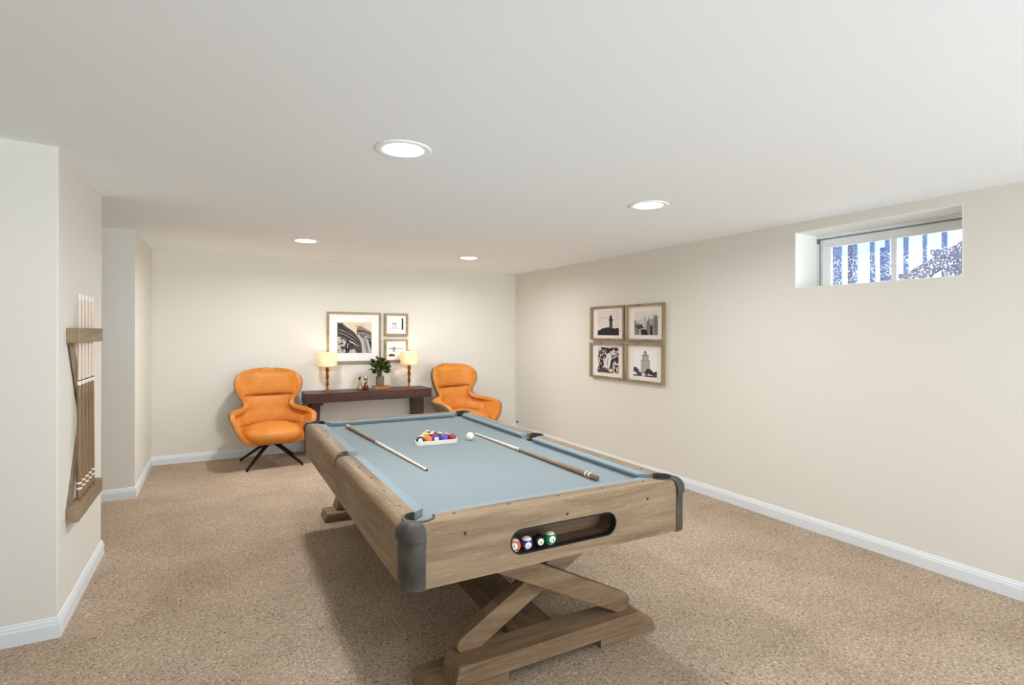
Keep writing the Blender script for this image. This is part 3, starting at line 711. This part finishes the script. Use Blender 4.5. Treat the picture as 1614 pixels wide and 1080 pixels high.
# ------------------------------------------------------------------ table lamps
def make_lamp():
    t = thing('table_lamp', '', 'table lamp', group='twin lamps on the console')
    bm = bmesh.new(); lathe(bm, [(.062, 0), (.062, .008), (.050, .014), (.030, .020), (.016, .034), (.011, .044)], 32); mesh('base', bm, M['amber'], t, angle=.7)
    bm = bmesh.new(); prof = [(.010, .044)]; z = .046
    for i in range(9):
        r = .014 + .009 * ((i * 5) % 3) / 2 + .0015 * i / 2; h = .030
        prof += [(r * .62, z), (r, z + h * .22), (r * 1.05, z + h * .45), (r * .86, z + h * .55), (r * .95, z + h * .72), (r * .6, z + h * .95)]; z += h
    prof += [(.008, z), (.008, .33)]
    bm2 = bmesh.new(); lathe(bm2, prof, 20); bm.free(); mesh('stem', bm2, M['amber'], t, angle=.9)
    bm = bmesh.new(); seg = 48
    rr = lambda r, z: [(r * math.cos(2 * PI * k / seg), r * math.sin(2 * PI * k / seg), z) for k in range(seg)]
    R_ = loft(bm, [rr(.121, .322), rr(.117, .496), rr(.1155, .496), rr(.1195, .322)], cap=False)
    for i in range(seg): bm.faces.new((R_[3][i], R_[3][(i + 1) % seg], R_[0][(i + 1) % seg], R_[0][i]))
    sh = mesh('lamp_shade', bm, M['shade'], t, angle=.6)
    bm = bmesh.new()
    for a in range(3):
        c_, s_ = math.cos(a * 2 * PI / 3), math.sin(a * 2 * PI / 3); tube(bm, [(0, 0, .484), (.115 * c_, .115 * s_, .490)], .0012, 6)
    mesh('harp', bm, M['gold'], t)
    bm = bmesh.new(); lathe(bm, [(.003, .33), (.003, .496), (.009, .500), (.010, .508), (.006, .516), (.002, .518)], 14); mesh('finial', bm, M['gold'], t, angle=.8)
    bm = bmesh.new(); bmesh.ops.create_uvsphere(bm, u_segments=16, v_segments=10, radius=.022)
    for v in bm.verts: v.co += Vector((.0, .0, .405))
    mesh('bulb', bm, M['bulb'], t, smooth=True)
    return t
def lampglow(x, y):
    l = D.lights.new('lamp_glow', 'POINT'); l.energy = 1.15; l.color = (1.0, .80, .56); l.shadow_soft_size = .03
    o = D.objects.new('lamp_glow', l); COL.objects.link(o); o.location = (x, y, .776 + .435)
LL = ((1.215, 7.19), (2.294, 7.19))
lamp = make_lamp(); lamp.location = (*LL[0], .776); lamp['label'] = 'lit amber-stemmed table lamp on the left end of the console, near the big picture'
l2 = lamp.copy(); COL.objects.link(l2); l2.location = (*LL[1], .776); l2['label'] = 'lit amber-stemmed table lamp on the right end of the console, right of the plant'
for ch in lamp.children:
    q = ch.copy(); COL.objects.link(q); q.parent = l2
for p in LL: lampglow(*p)

# ------------------------------------------------------------------ objects on the console
zt = .776
bk = thing('book', 'thick tan book lying flat under the vase on the console', 'book', (1.90, 7.18, zt), (0, 0, .03))
bm = bmesh.new(); box(bm, -.107, .107, -.075, .075, 0, .005); box(bm, -.107, .107, -.075, .075, .036, .041); box(bm, -.107, .107, -.077, -.072, 0, .041); mesh('cover', bm, M['book'], bk, bevel=.001)
mesh('pages', BX(-.103, .103, -.071, .071, .0052, .0358), M['page'], bk)
bm = bmesh.new()
for k in range(9): box(bm, -.085 + k * .02, -.078 + k * .02, -.0782, -.077, .010, .032)
mesh('spine_lettering', bm, M['gold'], bk)
vz = thing('vase', 'grey-brown square-shouldered ceramic vase on the tan book', 'vase', (1.890, 7.18, zt + .042))
bm = bmesh.new(); seg = 32; rings = []
for r, z in ((.044, 0), (.050, .006), (.051, .06), (.050, .115), (.043, .135), (.028, .146), (.025, .160), (.028, .185), (.024, .185), (.021, .16), (.021, .14)):
    rings.append([(r * math.copysign(abs(math.cos(2 * PI * k / seg)) ** .7, math.cos(2 * PI * k / seg)), r * math.copysign(abs(math.sin(2 * PI * k / seg)) ** .7, math.sin(2 * PI * k / seg)), z) for k in range(seg)])
loft(bm, rings); mesh('vase_body', bm, M['vase'], vz, angle=.7)
pl = thing('leafy_branches', 'bushy dark green leafy branches standing in the grey-brown vase', 'plant', (1.890, 7.18, zt + .042 + .15))
rnd = random.Random(3)
bs = bmesh.new(); bl = bmesh.new()
def leaf(bm, p, d, L, wd, mi):
    d = d.normalized(); s = d.cross(Vector((rnd.uniform(-1, 1), rnd.uniform(-1, 1), rnd.uniform(-1, 1)))).normalized(); n = d.cross(s)
    rows_ = [(0, .05, 0), (.3, .85, .06), (.6, 1, .08), (.85, .55, .04), (1, .04, -.03)]
    vl = [(p + d * L * t + s * wd * k + n * L * b_, p + d * L * t + n * (L * b_ - wd * .25), p + d * L * t - s * wd * k + n * L * b_) for t, k, b_ in rows_]
    vv = [[bm.verts.new(q) for q in r] for r in vl]
    for a, b_ in zip(vv, vv[1:]):
        for j in range(2):
            f = bm.faces.new((a[j], a[j + 1], b_[j + 1], b_[j])); f.material_index = mi
tips = [(-.125, -.02, .135), (-.09, .03, .19), (-.055, -.05, .23), (-.02, .02, .215), (.02, -.03, .20), (.06, .03, .205), (.10, -.02, .165), (.135, .02, .11), (.11, -.05, .06), (-.13, -.04, .075), (-.075, -.07, .10), (.05, -.08, .13), (0, -.08, .14), (-.10, -.05, .035), (.075, .05, .15), (-.04, .05, .16), (.115, .0, .02), (-.03, -.07, -.005)]
for k in range(16):
    a = rnd.uniform(0, 2 * PI); q = rnd.uniform(.25, 1); tips.append((.13 * q * math.cos(a), .06 * q * math.sin(a) - .01, .115 + .09 * rnd.uniform(-.7, 1)))
for tp in tips:
    tp = Vector(tp); mid = Vector((tp.x * .35, tp.y * .35, max(.03, tp.z * .6)))
    pts_ = [Vector((tp.x * .05, tp.y * .05, -.02)), Vector((tp.x * .1, tp.y * .1, .03)), mid, tp]
    tube(bs, pts_, [.0022, .002, .0015, .0008], 6)
    for k in range(17):
        t_ = .3 + .7 * k / 16; p = mid.lerp(tp, t_) if tp.length > .05 else tp
        if p.z < -.0: p.z = max(p.z, -.012)
        d = Vector((rnd.uniform(-1, 1), rnd.uniform(-1, 1), rnd.uniform(-.5, .9))) + (tp - mid).normalized() * .5
        leaf(bl, p, d, rnd.uniform(.028, .042), rnd.uniform(.011, .016), 1 if rnd.random() < .25 else 0)
mesh('stems', bs, M['stem'], pl); mesh('foliage', bl, [M['leaf'], M['leaf2']], pl, smooth=True)
# two small glass figures
fg = thing('glass_decanter', 'small silvery glass decanter with a curled stopper on the console', 'decanter', (1.617, 7.16, zt))
bm = bmesh.new(); lathe(bm, [(.030, 0), (.038, .006), (.040, .025), (.034, .050), (.024, .080), (.016, .112), (.012, .130), (.015, .138)], 24); mesh('bottle', bm, M['silver'], fg, angle=.9)
bm = bmesh.new(); lathe(bm, [(.008, .138), (.014, .150), (.016, .162), (.008, .176)], 16); mesh('stopper', bm, M['bronzeglass'], fg, angle=.9)
bm = bmesh.new(); tube(bm, [(-.030, 0, .165), (-.026, 0, .150), (-.014, 0, .145), (0, 0, .150), (.012, 0, .165), (.010, 0, .185), (.0, 0, .19)], [.003, .005, .006, .006, .006, .005, .003], 8); mesh('curl', bm, M['silver'], fg, smooth=True)
fg = thing('glass_figurine', 'small dark brown glass figurine with stacked globes beside the silvery decanter', 'figurine', (1.699, 7.175, zt))
bm = bmesh.new(); lathe(bm, [(.024, 0), (.034, .006), (.037, .030), (.030, .055), (.016, .072), (.012, .080)], 24); mesh('lower_globe', bm, M['bronzeglass'], fg, angle=.9)
bm = bmesh.new(); lathe(bm, [(.012, .080), (.026, .090), (.027, .100), (.014, .112), (.013, .120)], 24); mesh('middle_globe', bm, M['silver'], fg, angle=.9)
bm = bmesh.new(); lathe(bm, [(.013, .120), (.027, .134), (.029, .155), (.026, .172), (.024, .180), (.018, .180)], 24); mesh('upper_globe', bm, M['silver'], fg, angle=.9)

# ------------------------------------------------------------------ pictures
def picture(name, label, w_, h_, art, fw, dep, matm, framem, loc, rotz, group, artfn, lip=.012):
    """local x right, z up, facing -y; origin at the centre of its back"""
    t = thing(name, label, 'picture', loc, (0, 0, rotz), group)
    hw, hh = w_ / 2, h_ / 2
    for nm, (x0, x1, z0, z1) in (('frame_side', (-hw, -hw + fw, -hh, hh)), ('frame_side', (hw - fw, hw, -hh, hh)), ('frame_rail', (-hw + fw, hw - fw, hh - fw, hh)), ('frame_rail', (-hw + fw, hw - fw, -hh, -hh + fw))):
        mesh(nm, BX(x0, x1, -dep, -.001, z0, z1), framem, t, bevel=.003)
    yb = -dep + lip
    mesh('mat_board', BX(-hw + fw * .9, hw - fw * .9, yb, -.002, -hh + fw * .9, hh - fw * .9), matm, t)
    bm = bmesh.new(); ax0, ax1, az0, az1 = art
    A = Art(bm, ax0, ax1, az0, az1, yb - .0006); artfn(A)
    mesh('print', bm, [M['paper'], M['ink'], M['ink2'], M['ink3'], M['ink4'], M['paper_warm'], M['mat']], t)
    return t
class Art:
    """flat ink shapes on paper, coordinates 0..1 in the print"""
    def __init__(s, bm, x0, x1, z0, z1, y): s.bm, s.x0, s.x1, s.z0, s.z1, s.y, s.n = bm, x0, x1, z0, z1, y, 0
    def poly(s, pts, mi):
        s.n += 1; y = s.y - s.n * .00004
        v = [s.bm.verts.new((lerp(s.x0, s.x1, min(1, max(0, a))), y, lerp(s.z0, s.z1, min(1, max(0, b_))))) for a, b_ in pts]
        try: f = s.bm.faces.new(v); f.material_index = mi
        except ValueError: pass
    def rect(s, a, b_, c, d, mi): s.poly([(a, b_), (c, b_), (c, d), (a, d)], mi)
    def blob(s, cx, cz, r, mi, k=9, rn=None, ry=None):
        s.poly([(cx + r * math.cos(2 * PI * i / k) * (rn.uniform(.6, 1.2) if rn else 1), cz + (ry or r) * math.sin(2 * PI * i / k) * (rn.uniform(.6, 1.2) if rn else 1)) for i in range(k)], mi)
def art_arch(A):
    rn = random.Random(5); A.rect(0, 0, 1, 1, 5)
    A.poly([(0, 0), (0, .97), (.06, .95), (.12, .99), (.18, .93), (.25, .86), (.33, .80), (.42, .74), (.5, .66), (.56, .58), (.64, .46), (.70, .30), (.72, 0)], 2)
    for k in range(14): A.blob(.02 + k * .045, .95 - k * .045, .035, 1, 7, rn)
    for k in range(4):
        o = k * .05; A.poly([(.05, .78 - o), (.25, .70 - o), (.45, .56 - o), (.64, .36 - o), (.66, .33 - o), (.45, .53 - o), (.25, .665 - o), (.05, .745 - o)], 1 if k % 2 else 3)
    A.poly([(.0, 0), (0, .54), (.1, .52), (.22, .45), (.3, .36), (.34, .2), (.34, 0)], 4)
    for k in range(38): A.blob(rn.uniform(.01, .32), rn.uniform(.02, .48), rn.uniform(.012, .04), rn.choice((1, 1, 2, 3)), 6, rn)
    A.poly([(.34, .42), (.45, .36), (.62, .22), (.64, .19), (.45, .31), (.34, .37)], 4)
    for k in range(10): A.blob(rn.uniform(.25, .45), rn.uniform(.1, .38), .035, 1, 6, rn, .07)
    A.poly([(.34, 0), (.36, .10), (.5, .14), (.56, 0)], 4)
    A.poly([(.56, .78), (.60, .88), (.68, .86), (.78, .82), (.98, .70), (1, .62), (1, .0), (.72, 0), (.70, .22), (.68, .42), (.60, .56), (.56, .62)], 3)
    A.poly([(.56, .74), (.76, .73), (1, .62), (1, .59), (.76, .695), (.56, .70)], 1)
    A.poly([(.60, .60), (.74, .58), (.84, .02), (.80, 0), (.72, 0), (.70, .3)], 4); A.poly([(.80, .56), (.86, .55), (.99, .1), (.99, .02), (.93, 0)], 4)
    A.poly([(.90, .42), (1, .36), (1, .1), (.97, .16)], 1); A.poly([(.84, .5), (1, .44), (1, .40), (.86, .46)], 1)
    for k in range(8): A.blob(.54 + k * .03, .87 + .04 * math.sin(k * 2), .018, 2, 6, rn)
    for k in range(7): A.blob(rn.uniform(.66, .82), rn.uniform(.5, .6), .025, 1, 6, rn)
def art_pier(A):
    A.rect(0, 0, 1, 1, 6); A.rect(.0, .12, .72, .17, 4); A.rect(.26, .17, .29, .55, 3); A.rect(.45, .17, .48, .55, 3); A.rect(.22, .50, .52, .58, 3); A.rect(.24, .34, .5, .37, 4)
    for k in range(6): A.rect(.04 + k * .14, .02, .055 + k * .14, .14, 4)
    A.rect(.86, .0, .97, 1, 1)
def art_beach(A):
    A.rect(0, 0, 1, 1, 6); A.rect(0, .66, 1, .74, 4); A.rect(.02, .62, 1, .66, 3); A.rect(.28, .38, .34, .85, 3); A.rect(.38, .38, .43, .85, 3); A.rect(.26, .6, .45, .64, 2)
    A.poly([(0, 0), (0, .16), (.18, .22), (.40, .16), (.42, .0)], 2)
def art_light(A):
    rn = random.Random(8); A.rect(0, 0, 1, 1, 0)
    A.poly([(0, 0), (0, .2), (.12, .22), (.2, .28), (.35, .31), (.5, .33), (.7, .31), (.8, .27), (.9, .31), (1, .27), (1, 0)], 1)
    A.rect(.56, .3, .70, .62, 2); A.rect(.53, .60, .73, .66, 1); A.rect(.57, .66, .68, .76, 1); A.poly([(.57, .76), (.68, .76), (.625, .84)], 1)
    for k in range(5): A.rect(.555, .34 + k * .055, .705, .355 + k * .055, 1)
    for k in range(24):
        a = rn.uniform(.02, .98); b_ = .66 + rn.uniform(-.08, .1)
        A.poly([(a - .03, b_ + .02), (a, b_), (a + .03, b_ + .025), (a, b_ - .012)], 1)
def art_city(A):
    rn = random.Random(11); A.rect(0, 0, 1, 1, 0)
    for k in range(44):
        a = rn.uniform(0, .95); wd = rn.uniform(.03, .09); h = rn.uniform(.45, .95) * (.7 + .3 * a); A.rect(a, 0, min(1, a + wd), h, rn.choice((4, 3, 3, 2, 0)))
        A.rect(a, 0, a + .008, h, 2)
    for k in range(60): a = rn.uniform(.3, .97); b_ = rn.uniform(.1, .7); A.rect(a, b_, a + .012, b_ + .03, rn.choice((2, 3)))
    A.poly([(.05, .4), (.3, .46), (.45, .3), (.62, .0), (.32, 0), (.3, .22), (.05, .34)], 2)
    A.poly([(.30, .24), (.52, .26), (.62, 0), (.34, 0)], 1); A.rect(.30, .24, .52, .275, 0); A.rect(.70, 0, .80, .4, 1); A.rect(.71, .38, .84, .42, 3); A.rect(.88, 0, 1, .82, 3)
    for k in range(30): A.rect(.885 + .02 * (k % 5), .05 + .12 * (k // 5), .895 + .02 * (k % 5), .12 + .12 * (k // 5), 2)
def art_leaves(A):
    rn = random.Random(21); A.rect(0, 0, 1, 1, 0)
    for k in range(210):
        cx, cz = rn.random(), rn.random(); a = rn.uniform(0, PI); L = rn.uniform(.04, .11); wd = L * rn.uniform(.3, .55)
        c_, s_ = math.cos(a), math.sin(a)
        A.poly([(cx - L * c_, cz - L * s_), (cx - wd * s_, cz + wd * c_), (cx + L * c_, cz + L * s_), (cx + wd * s_, cz - wd * c_)], rn.choice((1, 1, 1, 2, 2, 3, 0, 0)))
    A.poly([(.30, .2), (.36, .5), (.52, .8), (.68, .72), (.70, .45), (.58, .18)], 0)
    A.poly([(.42, .92), (.52, 1), (.62, .9), (.56, .76), (.46, .78)], 1); A.poly([(.62, .2), (.66, .5), (.72, .5), (.68, .2)], 1); A.poly([(.46, .3), (.5, .6), (.53, .6), (.50, .3)], 3)
    A.poly([(0, 0), (.1, .12), (.3, .2), (.5, .12), (.6, .0)], 2)
def art_tower(A):
    rn = random.Random(31); A.rect(0, 0, 1, 1, 6)
    A.rect(.32, .1, .70, .62, 4); A.rect(.37, .6, .66, .80, 4); A.rect(.42, .8, .6, .86, 4); A.poly([(.43, .86), (.59, .86), (.51, 1)], 3)
    for k in range(8): A.rect(.335 + k * .048, .1, .345 + k * .048, .60, 3)
    for k in range(5): A.rect(.385 + k * .055, .62, .397 + k * .055, .79, 3)
    A.rect(.31, .60, .71, .62, 3); A.rect(.36, .78, .67, .80, 2)
    for k in range(9): A.blob(.02 + k * .035, .16 + .10 * math.sin(k * .45 + 1), .09, 2, 9, rn)
    for k in range(12): A.blob(.55 + k * .04, .14 + .07 * math.sin(k * .6), .10, 2 if k % 3 else 1, 9, rn)
    A.rect(0, 0, 1, .05, 2); A.poly([(.36, 0), (.36, .06), (.46, .06), (.46, 0)], 0); A.rect(.62, .05, .84, .075, 0)
dep = .03
GB = 'framed pictures on the back wall'
picture('framed_picture', 'largest framed picture on the back wall, a sepia photo of an ornate arch', .712, .685, (-.2255, .2255, -.207, .207), .030, dep, M['mat'], M['frame_gold'], (1.5925, YB, 1.4605), 0, GB, art_arch)
picture('framed_picture', 'small framed pier photo, upper of the two right of the big picture', .336, .315, (-.105, .105, -.07, .09), .032, dep, M['mat'], M['frame_gold'], (2.162, YB, 1.640), 0, GB, art_pier)
picture('framed_picture', 'small framed beach photo partly behind the right lamp shade', .336, .320, (-.105, .105, -.08, .08), .032, dep, M['mat'], M['frame_gold'], (2.162, YB, 1.281), 0, GB, art_beach)
GR = 'four framed pictures on the right wall'
RZ = -PI / 2
# frames stand off the wall by their depth; local x runs along -Y of the room
fd = .046
def rp(label, yc, zc_, w_, h_, art, fn): picture('framed_picture', label, w_, h_, art, .021, fd, M['mat_cream'], M['frame_oak'], (XR, yc, zc_), RZ, GR, fn, lip=.036)
rp('framed lighthouse silhouette photo, upper left of four on the right wall', 5.076, 1.650, .628, .402, (-.20, .20, -.145, .145), art_light)
rp('framed city skyline photo, upper right of four on the right wall', 4.438, 1.648, .596, .402, (-.175, .185, -.135, .118), art_city)
rp('framed leaf and petal photo, lower left of four on the right wall', 5.078, 1.208, .640, .424, (-.19, .20, -.145, .155), art_leaves)
rp('framed skyscraper photo, lower right of four on the right wall', 4.445, 1.210, .596, .430, (-.18, .185, -.148, .140), art_tower)

# small dark cable end at the foot of the right wall by the corner
bm = bmesh.new(); lathe(bm, [(.014, 0), (.014, .012), (.008, .02)], 16)
o = mesh('cable_end', bm, M['black'], loc=(XR, 7.29, .156), rot=(0, -PI / 2, 0)); tag(o, 'small black round cable end low on the right wall beside the far corner', 'cable end')

# ------------------------------------------------------------------ armchairs
def interp(tab, z):
    if z <= tab[0][0]: return tab[0][1:]
    for a, b_ in zip(tab, tab[1:]):
        if z <= b_[0]:
            t = (z - a[0]) / (b_[0] - a[0]); t = t * t * (3 - 2 * t) * .35 + t * .65
            return tuple(lerp(p, q, t) for p, q in zip(a[1:], b_[1:]))
    return tab[-1][1:]
# z : half width, back y, edge y, side exponent
TAB = [(.272, .13, .12, -.16, .9), (.285, .22, .19, -.26, .8), (.325, .315, .235, -.335, .7), (.39, .365, .255, -.350, .6), (.47, .405, .27, -.345, .52), (.54, .430, .283, -.32, .48), (.580, .445, .293, -.27, .46),
       (.600, .442, .297, -.19, .46), (.610, .412, .299, -.09, .47), (.619, .365, .301, .0, .5), (.632, .318, .303, .07, .55), (.652, .282, .306, .12, .6), (.68, .270, .310, .15, .7), (.72, .284, .317, .165, .8), (.76, .310, .325, .165, .85), (.80, .334, .333, .158, .85),
       (.86, .358, .344, .152, .85), (.92, .368, .354, .158, .85), (.975, .360, .362, .172, .85), (1.015, .336, .367, .198, .85), (1.04, .300, .370, .23, .85), (1.056, .250, .373, .265, .85), (1.067, .185, .375, .305, .85), (1.073, .10, .376, .345, .9), (1.075, .0, .377, .377, 1)]
def srf(s, z, push=0.0):
    hw, yb, ye, ex = interp(TAB, z)
    a = s * PI / 2; c = max(0, math.cos(a))
    x_ = max(0, hw + push) * math.copysign(abs(math.sin(a)) ** .9, a); y_ = ye + (yb + push - ye) * (c ** ex)
    return Vector((x_, y_, z))
def make_chair():
    t = thing('armchair', '', 'armchair', group='orange leather swivel armchairs')
    NS = 28; zs = [r[0] for r in TAB]; zz = []
    for a, b_ in zip(zs, zs[1:]): zz += [a, (a + b_) / 2]
    zz.append(zs[-1])
    def grid(push, s1=1.0):
        bm = bmesh.new(); G = [[bm.verts.new(srf(s1 * (-1 + 2 * j / NS), z, push)) for j in range(NS + 1)] for z in zz]
        for a, b_ in zip(G, G[1:]):
            for j in range(NS): bm.faces.new((a[j], a[j + 1], b_[j + 1], b_[j]))
        bm.faces.new(G[0]); bmesh.ops.remove_doubles(bm, verts=bm.verts[:], dist=.0008)
        return bm
    o = mesh('upholstery', grid(-.022), M['leather'], t, smooth=True)
    s = o.modifiers.new('thick', 'SOLIDIFY'); s.thickness = .046; s.offset = 0
    b_ = o.modifiers.new('bevel', 'BEVEL'); b_.width = .016; b_.segments = 3; b_.limit_method = 'ANGLE'; b_.angle_limit = 1.0
    o = mesh('outer_shell', grid(.007), M['shell'], t, smooth=True)
    s = o.modifiers.new('thick', 'SOLIDIFY'); s.thickness = .009; s.offset = 0
    # seat cushion
    bm = bmesh.new(); NU, NV = 40, 20
    rings = []
    for i in range(1, NV):
        ph = -PI / 2 + PI * i / NV; cz_ = math.copysign(abs(math.sin(ph)) ** .9, ph); cr_ = abs(math.cos(ph)) ** .6
        ring = []
        for k in range(NU):
            th = 2 * PI * k / NU; cx_ = math.copysign(abs(math.cos(th)) ** .7, math.cos(th)); sy_ = math.copysign(abs(math.sin(th)) ** .7, math.sin(th))
            yy = -.085 + .292 * cr_ * sy_; ww = .315 + .006 * (-sy_)
            ring.append((ww * cr_ * cx_, yy, (.372 + .012 * sy_) + .098 * cz_ + .010 * (1 - cx_ * cx_) * (cz_ > 0)))
        rings.append(ring)
    loft(bm, rings); mesh('seat_cushion', bm, M['leather'], t, smooth=True)
    # padded back and headrest
    def pad(nm, z0, z1, s1, th, e=.6):
        bm = bmesh.new(); A, B = 24, 16; F = []; K = []
        for i in range(B + 1):
            z = lerp(z0, z1, i / B); fr, bk_ = [], []
            for j in range(A + 1):
                u = -1 + 2 * j / A; v = -1 + 2 * i / B
                h = th * (max(0, 1 - abs(u) ** 3.2) ** e) * (max(0, 1 - abs(v) ** 3.2) ** e)
                p = srf(u * s1, z, -.044); q = srf((u + .02) * s1, z, -.044) - srf((u - .02) * s1, z, -.044); n = Vector((q.y, -q.x, 0)).normalized()
                fr.append(bm.verts.new(p + n * (h + .001))); bk_.append(bm.verts.new(p - n * .012))
            F.append(fr); K.append(bk_)
        for i in range(B):
            for j in range(A):
                bm.faces.new((F[i][j], F[i][j + 1], F[i + 1][j + 1], F[i + 1][j])); bm.faces.new((K[i][j + 1], K[i][j], K[i + 1][j], K[i + 1][j + 1]))
            bm.faces.new((F[i][0], F[i + 1][0], K[i + 1][0], K[i][0])); bm.faces.new((F[i][A], K[i][A], K[i + 1][A], F[i + 1][A]))
        for j in range(A):
            bm.faces.new((F[0][j], K[0][j], K[0][j + 1], F[0][j + 1])); bm.faces.new((F[B][j], F[B][j + 1], K[B][j + 1], K[B][j]))
        return mesh(nm, bm, M['leather'], t, smooth=True)
    pad('headrest', .776, 1.05, .93, .046, .45); pad('back_cushion', .44, .774, .80, .026, .5)
    bm = bmesh.new(); tube(bm, [srf(s_, .777, -.060) + Vector((0, -.004, -.004 * abs(s_) * 6 * 0)) for s_ in [-.36 + .72 * k / 12 for k in range(13)]], .0028, 6)
    mesh('headrest_seam', bm, M['seam'], t)
    # swivel base: hub, column and four splayed legs
    bm = bmesh.new(); lathe(bm, [(.05, .232), (.062, .238), (.062, .262), (.045, .268), (.045, .292)], 24); mesh('hub', bm, M['blacklegs'], t, angle=.7)
    for a, b_ in ((-1, -1), (1, -1), (1, 1), (-1, 1)):
        bm = bmesh.new(); d = Vector((a, b_, 0)).normalized(); n = Vector((-d.y, d.x, 0)); rings = []
        for q, z, hw, hh in ((.02, .252, .020, .016), (.10, .215, .019, .016), (.405, .022, .013, .011), (.412, .014, .012, .010)):
            c_ = d * q + Vector((0, 0, z)); up = (Vector((0, 0, 1)) + d * .55).normalized()
            rings.append([c_ - n * hw - up * hh, c_ + n * hw - up * hh, c_ + n * hw + up * hh, c_ - n * hw + up * hh])
        loft(bm, rings); lg = mesh('leg', bm, M['blacklegs'], t, bevel=.004)
        bm = bmesh.new(); lathe(bm, [(.012, 0), (.012, .012)], 12, c=(d.x * .405, d.y * .405)); mesh('foot_pad', bm, M['black'], lg)
    return t
ch = make_chair(); ch.location = (.535, 6.87, 0); ch.rotation_euler = (0, 0, math.radians(4))
ch['label'] = 'orange leather swivel armchair left of the console, its black legs showing'
c2 = ch.copy(); COL.objects.link(c2)
for q in ch.children:
    n_ = q.copy(); COL.objects.link(n_); n_.parent = c2
    for r_ in q.children:
        m_ = r_.copy(); COL.objects.link(m_); m_.parent = n_
c2.location = (2.93, 6.82, 0); c2.rotation_euler = (0, 0, math.radians(13))
c2['label'] = 'orange leather armchair right of the console, half hidden behind the pool table'
